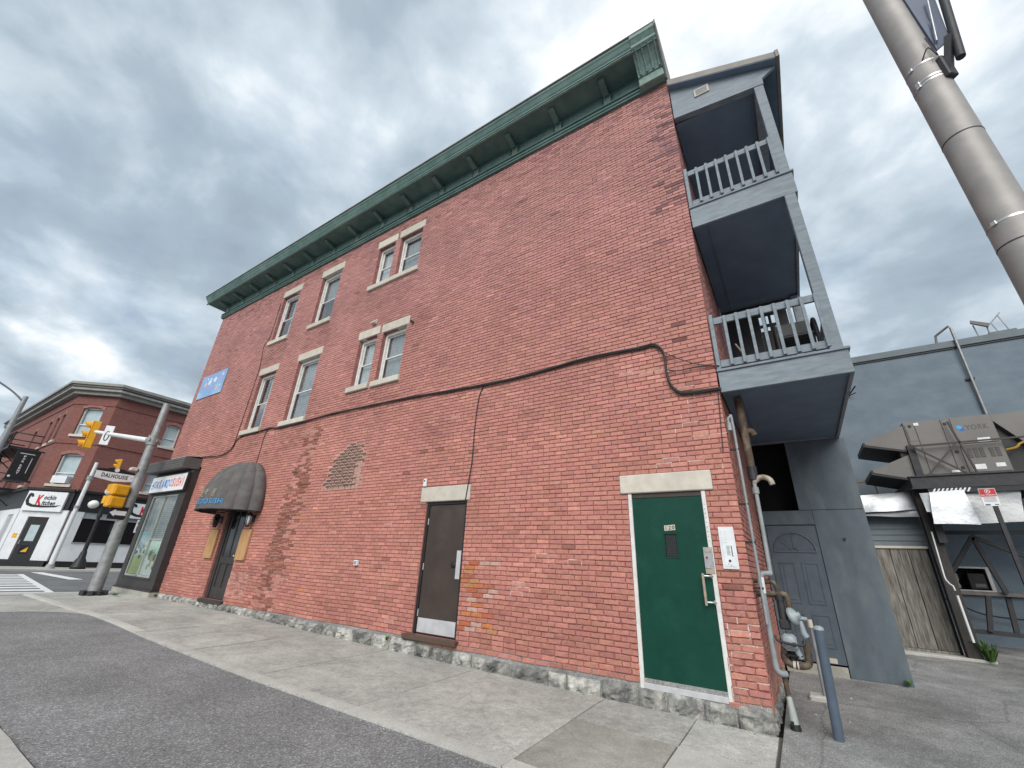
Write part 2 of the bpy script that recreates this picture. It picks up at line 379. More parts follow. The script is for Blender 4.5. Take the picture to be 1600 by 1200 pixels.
MT['farbrick'] = mat('far_brick', (0.225, 0.092, 0.076), (0.155, 0.064, 0.055), 4, 0.85, 0.4, 12, stretch=(1, 1, 5), c3=(0.13, 0.045, 0.04), s3=0.5, a3=0.4)
MT['farwhite'] = mat('white_shopfront', (0.68, 0.70, 0.73), (0.60, 0.62, 0.65), 2, 0.7, 0.1, 20)
MT['faredge'] = mat('far_eaves', (0.30, 0.29, 0.27), (0.22, 0.215, 0.20), 3, 0.7)
MT['yellow'] = mat('signal_yellow', (0.72, 0.36, 0.012), (0.62, 0.29, 0.01), 6, 0.5, 0.05, 30)
MT['signwhite'] = plain('sign_white', (0.72, 0.74, 0.76), 0.45)
MT['signblue'] = plain('sign_blue', (0.03, 0.11, 0.42), 0.5)
MT['letterblue'] = plain('letter_light_blue', (0.05, 0.34, 0.72), 0.5)
MT['signred'] = plain('sign_red', (0.50, 0.018, 0.028), 0.45)
MT['signorange'] = plain('sign_orange_red', (0.72, 0.10, 0.045), 0.5)
MT['letterblack'] = plain('letter_black', (0.012, 0.012, 0.014), 0.5)
MT['lettertan'] = plain('letter_tan', (0.36, 0.31, 0.24), 0.6)
MT['globe'] = plain('milk_glass_globe', (0.80, 0.80, 0.76), 0.3)
MT['bollard'] = mat('slate_blue_bollard', (0.088, 0.115, 0.155), (0.07, 0.093, 0.125), 8, 0.42, 0.1, 30)
MT['plank'] = mat('weathered_plank', (0.225, 0.210, 0.188), (0.095, 0.088, 0.078), 4, 0.9, 0.5, 30, stretch=(9, 9, 0.9), rnd=0.22, c3=(0.07, 0.066, 0.055), s3=1.0, a3=0.55)
MT['siding'] = mat('blue_grey_siding', (0.125, 0.155, 0.175), (0.105, 0.13, 0.148), 4, 0.6, 0.1, 30)
MT['foil'] = mat('silver_foil', (0.50, 0.52, 0.54), (0.40, 0.42, 0.45), 3, 0.38, 0.35, 4, metal=0.4, bdist=0.03)
MT['hvac'] = mat('taupe_sheet_metal', (0.158, 0.150, 0.143), (0.135, 0.128, 0.122), 3, 0.5, 0.05, 12, metal=0.1)
MT['hvacdark'] = plain('dark_louvre', (0.10, 0.094, 0.086), 0.6)
MT['gold'] = plain('yellow_gas_pipe', (0.50, 0.30, 0.05), 0.5)
MT['leaf'] = mat('weed_green', (0.07, 0.16, 0.03), (0.045, 0.10, 0.02), 30, 0.7)
MT['white_mortar'] = mat('white_mortar', (0.60, 0.52, 0.47), (0.42, 0.29, 0.25), 16, 0.9, 0.4, 90)
MT['foil_grey'] = mat('grey_foil', (0.36, 0.37, 0.38), (0.30, 0.31, 0.32), 3, 0.42, 0.4, 5, metal=0.25, bdist=0.03)
MT['concrete'] = aggregate('sidewalk_concrete', (0.520, 0.515, 0.482), (0.35, 0.345, 0.318), (0.66, 0.65, 0.615), 200, [(0.7, 0.35, 0.7, 0.76, 1.10), (4.5, 0.32, 0.7, 0.82, 1.08), (16, 0.3, 0.62, 0.80, 1.06), (60, 0.3, 0.6, 0.86, 1.05)], 0.9, 0.35, crack=(0.29, 0.004, 0.86))
MT['concrete_new'] = aggregate('pale_concrete', (0.52, 0.515, 0.48), (0.42, 0.41, 0.38), (0.58, 0.57, 0.54), 240, [(0.9, 0.35, 0.7, 0.88, 1.05), (6, 0.3, 0.7, 0.90, 1.06), (40, 0.3, 0.62, 0.88, 1.04)], 0.9, 0.25)
MT['concrete_old'] = aggregate('stained_concrete', (0.43, 0.42, 0.375), (0.29, 0.285, 0.25), (0.53, 0.52, 0.47), 240, [(1.1, 0.35, 0.7, 0.76, 1.1), (6, 0.3, 0.7, 0.84, 1.1), (40, 0.3, 0.62, 0.84, 1.05)], 0.9, 0.35, crack=(0.4, 0.004, 0.82))
MT['asphalt'] = aggregate('asphalt', (0.245, 0.246, 0.248), (0.13, 0.131, 0.134), (0.54, 0.54, 0.535), 95, [(0.45, 0.35, 0.68, 0.80, 1.12), (2.2, 0.3, 0.7, 0.86, 1.1), (28, 0.3, 0.72, 0.80, 1.2)], 0.92, 0.8)
MT['alley'] = aggregate('alley_asphalt', (0.30, 0.298, 0.292), (0.165, 0.164, 0.161), (0.52, 0.515, 0.505), 130, [(0.7, 0.35, 0.68, 0.72, 1.3), (3.5, 0.3, 0.7, 0.8, 1.2)], 0.92, 0.7, crack=(0.5, 0.010, 0.72))
MT['road'] = aggregate('road_asphalt', (0.17, 0.175, 0.182), (0.11, 0.112, 0.118), (0.24, 0.24, 0.24), 90, None, 0.9, 0.4)
MT['marking'] = mat('road_paint', (0.74, 0.75, 0.75), (0.60, 0.61, 0.61), 6, 0.7)
MT['soil'] = plain('joint_dirt', (0.10, 0.095, 0.08), 0.95)
# ------------------------------------------------------------------ ground
def interp(x, P):
    if x <= P[0][0]: return P[0][1]
    for (a, b), (c, d) in zip(P, P[1:]):
        if x <= c: return b + (d - b) * (x - a) / (c - a)
    return P[-1][1]
def base(x): return interp(x, [(-30, -.07), (-16, -.07), (-10.6, -.09), (-7.6, -.145), (-6, -.17), (-4, -.19), (-2, -.21), (0.05, -.235), (20, -.235)])
def H(x, y): return base(x) + (0.02 * y if y < 0 else 0.04 * min(y, 9.0))
def kerb_y(x):
    P = [(-14.6, -2.28), (-12.3, -2.25), (-9, -2.39), (-5.5, -2.41), (-3, -2.38), (6, -2.34)]
    if x <= P[0][0]: return P[0][1]
    for (a, b), (c, d) in zip(P, P[1:]):
        if x <= c: return b + (d - b) * (x - a) / (c - a)
    return P[-1][1]
g = MB(); g.quad((-400, -400, -0.42), (400, -400, -0.42), (400, 400, -0.42), (-400, 400, -0.42))
tag(g.build('ground', MT['road']), kind='structure')
def sheet(name, xs, ys, mt, dz, ymap=None, thick=0.0):
    m = MB(); nx, ny = len(xs), len(ys); vs = []
    for x in xs:
        for v in ys:
            y = ymap(x, v) if ymap else v
            vs.append((x, y, H(x, y) + dz))
    fs = [(i * ny + j, (i + 1) * ny + j, (i + 1) * ny + j + 1, i * ny + j + 1) for i in range(nx - 1) for j in range(ny - 1)]
    m.add(vs, fs)
    return tag(m.build(name, mt), kind='structure')
def lin(a, b, n): return [a + (b - a) * i / (n - 1) for i in range(n)]
# asphalt track between the two kerbs, rounded at its far end
def ymap(x, v):
    ye, yn = kerb_y(x) - 0.0, -4.53
    if x < -12.6:                           # rounded far corners
        t = min(1.0, (-12.6 - x) / 1.7); k = 1 - math.sqrt(max(0.0, 1 - t * t)); mid = -3.7
        ye = ye + (mid - ye) * k; yn = yn + (mid - yn) * k * 0.6
    return yn + (ye - yn) * v
xs_t = [-14.3 + 0.06 * i for i in range(30)] + lin(-12.4, -2.5, 30) + lin(-2.2, 6, 14)
sheet('asphalt_path', xs_t, lin(0, 1, 9), MT['asphalt'], -0.018, ymap)
sheet('bedding', lin(-19.0, 6, 60), [-8.5, -4.5, -3.4, -2.3, -1.0, -0.06, 0.02], MT['soil'], -0.03)
sheet('alley', [0.06, 0.4, 0.9, 1.5, 2.2, 3, 4, 6, 9, 14], [-2.36, -2, -1, -0.3, 0, 0.6, 1.5, 3, 5, 7, 9], MT['alley'], 0.004)
# sidewalk of separate concrete slabs
sw = thing('sidewalk', None, None, (-6, -1.4, -0.1), kind='structure')
jx = [-18.45, -17.2, -15.4, -13.6, -11.74, -9.75, -7.75, -5.72, -3.81, -1.81, -0.75, 0.03]
def slab(x0, x1, ya, yb, mt, name='slab', dz=0.0, gap=0.008, par=None):
    """ya, yb: functions of x giving near and far edges"""
    m = MB(); n = 4; t = []; bt = []
    xa, xb = x0 + gap, x1 - gap; cx = (xa + xb) / 2; cy = (ya(cx) + yb(cx)) / 2; tilt = random.uniform(-0.0025, 0.0025)
    vs = []; nn = 4
    for i in range(nn + 1):
        for j in range(4):
            x = xa + (xb - xa) * i / nn; a, b = ya(x) + gap, yb(x) - gap
            y = a + (b - a) * j / 3
            z = H(x, y) + dz + tilt * (x - cx)
            if i in (0, nn) or j in (0, 3): z -= 0.004
            vs.append((x + random.uniform(-1, 1) * 0.004, y + random.uniform(-1, 1) * 0.004, z))
    fs = [(i * 4 + j, (i + 1) * 4 + j, (i + 1) * 4 + j + 1, i * 4 + j + 1) for i in range(nn) for j in range(3)]
    k = len(vs); per = [i * 4 for i in range(nn + 1)] + [nn * 4 + j for j in (1, 2, 3)] + [i * 4 + 3 for i in range(nn - 1, -1, -1)] + [2, 1]
    vs += [(vs[p][0], vs[p][1], vs[p][2] - 0.09) for p in per]
    for q in range(len(per)): fs.append((per[q], k + q, k + (q + 1) % len(per), per[(q + 1) % len(per)]))
    m.add(vs, fs)
    return m.build(name, mt, par or sw, loc=(cx, cy, H(cx, cy)))
for i in range(len(jx) - 1):
    a, b = jx[i], jx[i + 1]
    m1 = MT['concrete']; m2 = MT['concrete']
    if i == len(jx) - 2: m2 = MT['concrete_new']
    if i == len(jx) - 3: m2 = MT['concrete_old']
    if i == 99: m1 = MT['concrete_old']
    slab(a, b, lambda x: -0.97, lambda x: -0.075, m1)
    slab(a, b, lambda x: kerb_y(x) + 0.17, lambda x: -0.97, m2)
    if b < -0.5: slab(a, b, lambda x: kerb_y(x), lambda x: kerb_y(x) + 0.17, MT['concrete_new'], 'kerb_stone', 0.006, 0.004)
slab(-0.75, 0.03, lambda x: kerb_y(x), lambda x: kerb_y(x) + 0.17, MT['concrete_new'], 'kerb_stone', 0.004, 0.004)
# concrete on the near side of the track and at its far end
nk = thing('near_pavement', None, None, (-5, -5.6, -0.2), kind='structure')
for a, b in zip([-18.4, -16.6, -14.6, -12.4, -10.2, -8, -6.1, -4.45, -2.6, -0.6, 1.4, 3.4], [-16.6, -14.6, -12.4, -10.2, -8, -6.1, -4.45, -2.6, -0.6, 1.4, 3.4, 5.6]):
    slab(a, b, lambda x: -8.2, lambda x: -4.87, MT['concrete'], 'slab', 0.0, 0.008, nk)
    if a > -14.0: slab(a, b, lambda x: -4.87, lambda x: -4.55, MT['concrete_new'], 'kerb_stone', 0.008, 0.004, nk)
sheet('corner_pavement', lin(-18.4, -12.4, 14), [-4.87, -4.0, -3.3, -2.5, -2.27], MT['concrete'], -0.026)
# cross street
rd = MB(); rd.quad((-35, -60, -0.17), (-18.55, -60, -0.17), (-18.55, 60, -0.17), (-35, 60, -0.17))
rd.quad((-90, -16, -0.166), (-35.0, -16, -0.166), (-35.0, -4.5, -0.166), (-90, -4.5, -0.166))
road = rd.build('street', MT['road'], kind='structure')
for i in range(10):
    m = MB(); x = -19.2 - i * 1.25; yr = -1.55 + (-0.32 + 1.55) * (x + 18.5) / (-11.0)
    m.box(x - 0.62, x, -6.5, yr, -0.169, -0.162); m.build('crosswalk_stripe', MT['marking'], road)
m = MB(); m.prism([(-18.62, -1.66, -0.168), (-18.62, -1.48, -0.168), (-31.5, -0.02, -0.168), (-31.5, -0.22, -0.168)], (0, 0, 0.0045)); m.build('crosswalk_edge_line', MT['marking'], road)
m = MB(); m.box(-33.6, -26.9, 0.62, 1.06, -0.169, -0.1625); m.build('stop_line', MT['marking'], road)
fp = thing('far_pavement', None, None, (-36.5, 5, -0.1), kind='structure')
for k in range(8):
    m = MB(); a = -4.4 + k * 2.6; m.box(-38.6, -35.3, a + 0.01, a + 2.59, -0.3, -0.06, 0.01); m.build('slab', MT['concrete'], fp)
    m = MB(); m.box(-35.29, -35.0, a + 0.005, a + 2.595, -0.3, -0.055, 0.02); m.build('kerb_stone', MT['concrete_new'], fp)
m = MB(); m.box(-90, -38.62, -4.4, -0.3, -0.3, -0.062); m.build('slab', MT['concrete'], fp)
m = MB(); m.box(-18.95, -18.5, -40, 0.02, -0.4, -0.115, 0.02); m.box(-18.95, -18.62, 0.03, 40, -0.4, -0.115, 0.02)
tag(m.build('street_kerb', MT['concrete_new']), kind='structure')

# ------------------------------------------------------------------ brick building
B = thing('brick_building', 'long three storey red painted brick building with green cornice and grey rear balconies', 'building', (0, 0, -0.03))
XL, ZT, DEP, RV = -18.6, 10.45, 14.0, 0.17
WIN = [  # x0, x1, z0, z1, lintel, sill, curtain style
    (-13.60, -12.58, 7.98, 9.81, (9.81, 10.08), (7.83, 7.98), 'half'),
    (-11.29, -10.26, 7.96, 9.83, (9.83, 10.11), (7.81, 7.96), 'dark'),
    (-8.50, -7.80, 8.45, 9.84, (9.84, 10.11), None, 'light'),
    (-7.56, -6.70, 8.45, 9.84, (9.84, 10.11), None, 'net'),
    (-13.60, -12.60, 4.76, 6.68, (6.68, 6.93), (4.61, 4.76), 'half'),
    (-11.38, -10.28, 4.75, 6.70, (6.70, 6.95), (4.60, 4.75), 'net'),
    (-8.50, -7.80, 5.26, 6.67, (6.67, 6.93), (5.11, 5.26), 'blind'),
    (-7.56, -6.70, 5.25, 6.65, (6.65, 6.91), (5.10, 5.25), 'net'),
]
OPEN = [w[:4] for w in WIN] + [(-12.97, -11.86, 0.10, 2.55), (-5.28, -4.31, 0.10, 2.27), (-1.39, -0.36, -0.02, 2.24)]
SHOP = (XL, -15.70, -0.3, 3.80)
# mortar face (openings cut out), sides, roof
def wall_face():
    m = MB(); ops = OPEN + [SHOP]
    xs = sorted({XL, -0.012} | {o[0] for o in ops} | {o[1] for o in ops}); zs = sorted({-0.35, ZT} | {o[2] for o in ops} | {o[3] for o in ops})
    xs = [x for x in xs if XL <= x <= -0.012]
    Y = 0.012
    for a, b in zip(xs, xs[1:]):
        for c, d in zip(zs, zs[1:]):
            cx, cz = (a + b) / 2, (c + d) / 2
            if any(o[0] < cx < o[1] and o[2] < cz < o[3] for o in ops): continue
            m.quad((a, Y, c), (b, Y, c), (b, Y, d), (a, Y, d))
    return m
m = wall_face()
m.quad((-0.012, 0.012, -0.35), (-0.012, DEP, -0.35), (-0.012, DEP, ZT), (-0.012, 0.012, ZT))
m.build('mortar', MT['mortar'], B)
m = MB()
m.quad((XL, DEP, -0.35), (XL, 0.012, -0.35), (XL, 0.012, ZT + 0.6), (XL, DEP, ZT + 0.6))
m.quad((-0.012, DEP, -0.35), (XL, DEP, -0.35), (XL, DEP, ZT + 0.6), (-0.012, DEP, ZT + 0.6))
m.build('wall', MT['jamb'], B); m = MB()
for (a, b, c, d) in OPEN:                                # reveals
    if (a, b, c, d) != OPEN[0]: m = MB()
    for q in (((a, .013, c), (a, RV + .2, c), (a, RV + .2, d), (a, .013, d)), ((b, .013, c), (b, .013, d), (b, RV + .2, d), (b, RV + .2, c)),
              ((a, .013, d), (a, RV + .2, d), (b, RV + .2, d), (b, .013, d)), ((a, .013, c), (b, .013, c), (b, RV + .2, c), (a, RV + .2, c))): m.quad(*q)
    m.build('reveal', MT['jamb'], B)
m = MB(); m.quad((XL, 0, 11.36), (0, 0, 11.36), (0, DEP, 10.9), (XL, DEP, 10.9)); m.build('roof', MT['flash'], B)
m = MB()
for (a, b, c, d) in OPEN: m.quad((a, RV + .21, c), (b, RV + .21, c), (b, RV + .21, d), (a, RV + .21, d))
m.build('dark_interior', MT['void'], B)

# bricks: every one is geometry; the 300 largest in view are objects, the rest one part
PITCH, JT, BL = 0.0682, 0.0095, 0.2035
def fbm(x, y, s=1.0): return noise.fractal(Vector((x * s, y * s, 3.7)), 0.8, 2.0, 4)
def inpoly(x, z, P):
    r = False
    for (a, b), (c, d) in zip(P, P[1:] + P[:1]):
        if (b > z) != (d > z) and x < (c - a) * (z - b) / (d - b) + a: r = not r
    return r
HOUSE = [(-8.66, 2.62), (-7.36, 2.62), (-7.42, 2.95), (-7.45, 3.20), (-7.34, 3.48), (-7.62, 3.68), (-8.05, 3.72), (-8.40, 3.46), (-8.56, 3.08)]
def band(x, z): return z < 4.35 and abs(x + 9.86 - 0.08 * (z - 2) - 0.10 * noise.noise(Vector((0, 0, z * 2)))) < (0.44 if z < 3 else 0.40) * (1 if z < 3.1 else 0.9)
def zone(x, z):
    if inpoly(x, z, HOUSE): return 'brown'
    if band(x, z) and z > 0.02: return 'bare'
    return ''
def tint_of(x, z):
    v = 1.0 + random.gauss(0, 0.075) + 0.13 * fbm(x, z, 0.9)
    c = [0.500 * v, 0.219 * v * (1 + random.gauss(0, 0.028)), 0.178 * v * (1 + random.gauss(0, 0.03))]
    lowg = max(0.0, min(1.0, (z - 2.5) / 6.0))  # upper courses duller and bluer, partly sky light put into the tint
    c = [c[0] * (1 - 0.13 * lowg), c[1] * (1 + 0.0 * lowg), c[2] * (1 + 0.14 * lowg)]
    zn = zone(x, z)
    if zn == 'brown':
        k = random.uniform(0.75, 1.25); return (0.160 * k, 0.086 * k, 0.062 * k) if not (x > -7.56 and z < 3.25 or (z < 2.74)) else (0.47, 0.26, 0.22)
    if zn == 'bare':
        k = random.uniform(0.8, 1.2) * (1.0 + 0.2 * fbm(x, z, 2))
        if random.random() < 0.45 + 0.45 * noise.noise(Vector((x * 2.2, z * 1.1, 4.4))) + 0.25: return (0.275 * k, 0.105 * k, 0.076 * k)
    if -4.28 < x < -3.62 and 0.25 < z < 1.28 and random.random() < 0.62 * (1 if x < -3.85 else 0.5):
        return random.choice([(0.50, 0.185, 0.075), (0.44, 0.135, 0.065), (0.46, 0.24, 0.13), (0.50, 0.33, 0.28), (0.40, 0.135, 0.085)])
    if -9.35 < x < -8.7 and z < 2.4 and random.random() < 0.09: return (0.55, 0.24, 0.13)
    d = max(0, 1 - abs(x + 0.20 + 0.04 * (9.2 - z)) / 0.34) * (0.9 if 8.2 < z < 9.9 else 0.45 if 7 < z <= 8.2 else 0.06 if z > 4 else 0)
    if random.random() < 0.8 * d: k = random.uniform(0.38, 0.75); return (c[0] * k, c[1] * k * 1.05, c[2] * k * 1.15)
    if z > 9.9 and random.random() < 0.25: c = [q * 0.72 for q in c]
    for w_ in WIN:
        if w_[0] - .12 < x < w_[1] + .1 and -0.75 < z - w_[2] + 0.15 < 0 and random.random() < 0.7: q = random.uniform(0.78, 0.95); c = [c[0] * q, c[1] * q, c[2] * q]
    if random.random() < 0.003: c = [q * 0.62 for q in c]
    if random.random() < 0.018: c = [min(0.7, q * 1.22) for q in c]
    if z < 0.9: q = 1 - 0.16 * random.random(); c = [c[0] * q, c[1] * q, c[2] * q]
    return tuple(c)
def rowdz(x, z):
    k = max(0.0, 1 - z / 3.2)
    return 0.024 * k * noise.noise(Vector((x * 0.9, 0.3, z * 0.5))) + 0.004 * noise.noise(Vector((x * 0.35, 5.3, z * 0.3)))
def rough_brick(a, b, c, d, fine, wear):
    """one brick of the front wall, x a..b, z c..d, front near y=0"""
    dep = random.uniform(-0.003, 0.003) - (0.002 if wear > .5 else 0)
    m = MB(); tilt = random.uniform(-0.002, 0.002) * (1 + wear)
    j = 0.0012 + 0.0030 * wear
    rj = lambda s=1.0: random.uniform(-j, j) * s
    z0 = c + rowdz(a, c); z1 = d + rowdz(a, d); z2 = c + rowdz(b, c); z3 = d + rowdz(b, d)
    if not fine:
        P = [(a, z0), (b, z2), (b, z3), (a, z1)]; vs = []; i = 0.0045 + 0.002 * wear
        jj = [(rj(), rj()) for _ in range(4)]
        for (x, z), (jx_, jz_) in zip(P, jj): vs.append((x, 0.0125, z))
        for (x, z), (jx_, jz_) in zip(P, jj): vs.append((x + jx_, dep + i, z + jz_))
        for q, ((x, z), (jx_, jz_)) in enumerate(zip(P, jj)):
            sx = 1 if q in (0, 3) else -1; sz = 1 if q < 2 else -1
            vs.append((x + jx_ + sx * i, dep + rj(0.7) + tilt * sz, z + jz_ + sz * i * 0.8))
        fs = []
        for o in (0, 4):
            for q in range(4): fs.append((o + q, o + (q + 1) % 4, o + 4 + (q + 1) % 4, o + 4 + q))
        fs.append((8, 9, 10, 11)); m.add(vs, fs)
        return m
    nx, nz = 6, 3; e = 0.006 + 0.003 * wear; vs = []; 
    us = [0, e / max(b - a, 0.03), 0.34, 0.66, 1 - e / max(b - a, 0.03), 1]; ws = [0, 0.12, 0.88, 1]
    sd = random.random() * 50
    for iu, u in enumerate(us):
        for iw, w in enumerate(ws):
            x = a + (b - a) * u; zl = z0 + (z2 - z0) * u; zh = z1 + (z3 - z1) * u; z = zl + (zh - zl) * w
            edge = iu in (0, 5) or iw in (0, 3)
            nzv = noise.noise(Vector((x * 14 + sd, z * 22, sd)))
            y = dep + (e * 0.9 if edge else 0.0) + nzv * (0.0016 + 0.0022 * wear) + tilt * (w - 0.5) * 2
            if edge and iu in (0, 5) and iw in (0, 3): y += e * 0.5 + 0.004 * wear * random.random()
            vs.append((x + (rj(1.5) if edge else 0), min(y, 0.0115), z + (rj(1.5) if edge else 0)))
    fs = [(i * 4 + k, (i + 1) * 4 + k, (i + 1) * 4 + k + 1, i * 4 + k + 1) for i in range(5) for k in range(3)]
    per = [i * 4 for i in range(6)] + [21, 22, 23] + [i * 4 + 3 for i in range(4, -1, -1)] + [2, 1]
    k0 = len(vs); vs += [(vs[p][0], 0.0125, vs[p][2]) for p in per]
    for q in range(len(per)): fs.append((per[(q + 1) % len(per)], per[q], k0 + q, k0 + (q + 1) % len(per)))
    m.add(vs, fs)
    return m
BLOCK = OPEN + [SHOP] + [(w[0] - 0.07, w[1] + 0.08, w[4][0], w[4][1]) for w in WIN] + [(w[0] - 0.09, w[1] + 0.05, w[5][0], w[5][1]) for w in WIN if w[5]] \
    + [(-8.62, -6.62, 8.30, 8.45), (-5.45, -4.25, 2.27, 2.55), (-1.49, -0.26, 2.24, 2.50), (-5.42, -4.26, 0.02, 0.10), (-13.1, -11.8, 0.0, 0.10)]
def bottom(x):                                    # where the stones stop and bricks begin
    return interp(x, [(-16, .045), (-11.8, .06), (-7.8, .005), (-5.5, .02), (-4.2, -.03), (-3, -.062), (-2, -.05), (-1.4, -.03), (0, -.04)])
allb = []
nrow = int((ZT + 0.12) / PITCH) + 1
for r in range(nrow):
    z0 = -0.085 + r * PITCH; z1 = z0 + PITCH - JT; zc_ = (z0 + z1) / 2
    if z0 > ZT - 0.02: break
    segs = [(XL + 0.003, 0.0)]
    for o in BLOCK:
        if o[2] < zc_ < o[3]:
            ns = []
            for a, b in segs:
                if o[1] <= a or o[0] >= b: ns.append((a, b)); continue
                if o[0] > a: ns.append((a, o[0] - 0.002))
                if o[1] < b: ns.append((o[1] + 0.002, b))
            segs = ns
    off = (0.5 * (r % 2)) * (BL + JT) + random.uniform(-0.012, 0.012)
    x = 0.0 - (off if off > 0.02 else 0.0); cuts = [0.0] if x < 0 else []
    header = (r % 7 == 3 and zc_ < 6)
    k = 0
    while x > XL - 0.3:
        cuts.append(x); x -= (BL + JT) * (1 + random.uniform(-0.012, 0.012)) * (0.5 if header and random.random() < 0.25 else 1)
    cuts.append(XL - 0.3)
    for a, b in segs:
        for c1, c0 in zip(cuts, cuts[1:]):
            p, q = max(a, c0 + (JT if c0 > a else 0)), min(b, c1)
            if q - p < 0.028: continue
            xm = (p + q) / 2
            if zc_ < bottom(xm) + 0.01 and not (xm > -0.37 and zc_ > -0.08 and random.random() < 0.5): continue
            allb.append((p, q, z0, z1))
def parea(bk):
    p, q, c, d = bk; P = [project((x, 0, z)) for x, z in ((p, c), (q, c), (q, d), (p, d))]
    if any(u is None for u in P): return 0
    cx = sum(u[0] for u in P) / 4; cy = sum(u[1] for u in P) / 4
    if not (0 < cx < 1600 and 0 < cy < 1200): return 0
    return abs(sum(P[i][0] * P[(i + 1) % 4][1] - P[(i + 1) % 4][0] * P[i][1] for i in range(4))) / 2
order = sorted(range(len(allb)), key=lambda i: -parea(allb[i]))
single = set(order[:300])
rest = MB(); rt = []
for i, (p, q, c, d) in enumerate(allb):
    xm, zm = (p + q) / 2, (c + d) / 2; t = tint_of(xm, zm)
    wear = max(0.0, min(1.0, 1.1 - zm / 1.6)) * (1.0 if xm > -4 else 0.7) + (0.7 if xm > -0.5 and zm < 1.3 else 0)
    m = rough_brick(p, q, c, d, i in single or (zm < 3.4 and xm > -4.5), min(1.3, wear))
    if i in single:
        m.build('brick', MT['brick'], B, loc=(xm, 0, zm), tint=[v for _ in m.v for v in (*t, 1)])
    else:
        rest.add(m.v, m.f); rt += [v for _ in m.v for v in (*t, 1)]
# rear wall (faces +x): courses out to the porch's far end
for r in range(nrow):
    z0 = -0.085 + r * PITCH; z1 = z0 + PITCH - JT; zm = (z0 + z1) / 2
    y = 0.0135; k = 0
    while y < 3.3:
        ln = BL * (0.5 if (k == 0 and r % 2) else 1)
        a, b = y, y + ln; t = tint_of(-3.0 - y, max(zm, 1)); n0 = len(rest.v)
        i_ = 0.004; dd = random.uniform(-0.003, 0.003)
        vs = [(-0.0125, a, z0), (-0.0125, b, z0), (-0.0125, b, z1), (-0.0125, a, z1), (dd - i_, a, z0), (dd - i_, b, z0), (dd - i_, b, z1), (dd - i_, a, z1),
              (dd, a + i_, z0 + i_), (dd, b - i_, z0 + i_), (dd, b - i_, z1 - i_), (dd, a + i_, z1 - i_)]
        if zm > -0.1: rest.add(vs, [(o + q, o + (q + 1) % 4, o + 4 + (q + 1) % 4, o + 4 + q) for o in (0, 4) for q in range(4)] + [(8, 9, 10, 11)]); rt += [v for _ in range(12) for v in (*t, 1)]
        y += ln + JT; k += 1
rest.build('brick_courses', MT['brick'], B, kind='stuff', tint=rt)
# pale repointed joints: patches of mortar a little proud of the painted joints
m = MB(); mw = MB()
for bk in allb:
    p, q, c, d = bk; xm, zm = (p + q) / 2, (c + d) / 2; zn = zone(xm, zm)
    near = (xm > -0.42 and zm < 0.8 and random.random() < 0.7) or (xm > -0.55 and 2.5 < zm < 3.75 and random.random() < 0.22) or \
           (-3.3 < xm < -3.0 and 0.83 < zm < 1.02) or (-1.0 < xm < -0.7 and 4.02 < zm < 4.10) or (random.random() < 0.004 and zm < 4.6) or \
           (-12.0 < xm < -11.0 and 0.2 < zm < 0.75 and random.random() < 0.6)
    if zn == 'brown' or near or (zn == 'bare' and random.random() < 0.75):
        Y = 0.0035 if (zn == 'brown' or near) else 0.006
        e = JT + 0.001; mm = mw if (near and zn == '') else m
        if zn == '' and xm > -0.6: Y = 0.004
        if zn == 'brown': e = JT + 0.009; Y = -0.0036
        cor = zn == '' and xm > -0.6
        if not cor or random.random() < 0.3: mm.box(p - e, q + e, Y, 0.0122, d + rowdz(xm, d) - 0.001, d + rowdz(xm, d) + e)
        if cor:
            if random.random() < 0.6: mm.box(p - e - .003, p + 0.002, Y, 0.0122, c - .002, d + .003)
        elif zn == 'brown' or near: mm.box(p - e, p + 0.0005, Y, 0.0122, c, d); mm.box(q - 0.0005, q + e, Y, 0.0122, c, d)
        elif random.random() < 0.8: mm.box(p - e, p + 0.0005, Y, 0.0122, c, d)
mw.build('white_repointing', MT['white_mortar'], B, kind='stuff')
m.build('pale_repointing', MT['mortar_pale'], B, kind='stuff')

# foundation stones
def stone(x0, x1, z0, z1, yf=-0.045):
    m = MB(); nx, nz = 12, 8; vs = []; sd = random.random() * 90
    for i in range(nx + 1):
        for k in range(nz + 1):
            u, w = i / nx, k / nz
            e = min(u, 1 - u) * 2.0 * min(1.0, (x1 - x0) / 0.3); e2 = min(w, 1 - w) * 2
            bul = min(1, e * 2.4) ** 0.5 * min(1, e2 * 2.2) ** 0.5
            x = x0 + (x1 - x0) * u; z = z0 + (z1 - z0) * w
            n = noise.fractal(Vector((x * 7 + sd, z * 10, sd)), 0.8, 2.1, 4); rg = abs(noise.noise(Vector((x * 9 + sd, z * 13 + x * 5, 3))))
            y = 0.0 + (yf * 0.8 + 0.030 * n + 0.045 * rg - 0.01) * bul
            vs.append((x + 0.012 * noise.noise(Vector((sd, z * 12, 1))) * (1 if i in (0, nx) else 0.3), y, z + 0.010 * noise.noise(Vector((x * 9, sd, 2))) * (1 if k in (0, nz) else 0.3)))
    w_ = nz + 1
    fs = [(i * w_ + k, (i + 1) * w_ + k, (i + 1) * w_ + k + 1, i * w_ + k + 1) for i in range(nx) for k in range(nz)]
    per = [i * w_ for i in range(nx + 1)] + [nx * w_ + k for k in range(1, nz + 1)] + [i * w_ + nz for i in range(nx - 1, -1, -1)] + [k for k in range(nz - 1, 0, -1)]
    k0 = len(vs); vs += [(vs[p][0], 0.10, vs[p][2]) for p in per]
    for q in range(len(per)): fs.append((per[(q + 1) % len(per)], per[q], k0 + q, k0 + (q + 1) % len(per)))
    m.add(vs, fs)
    return m
x = 0.0; widths = [0.36, 0.33, 0.40, 0.34]
i = 0
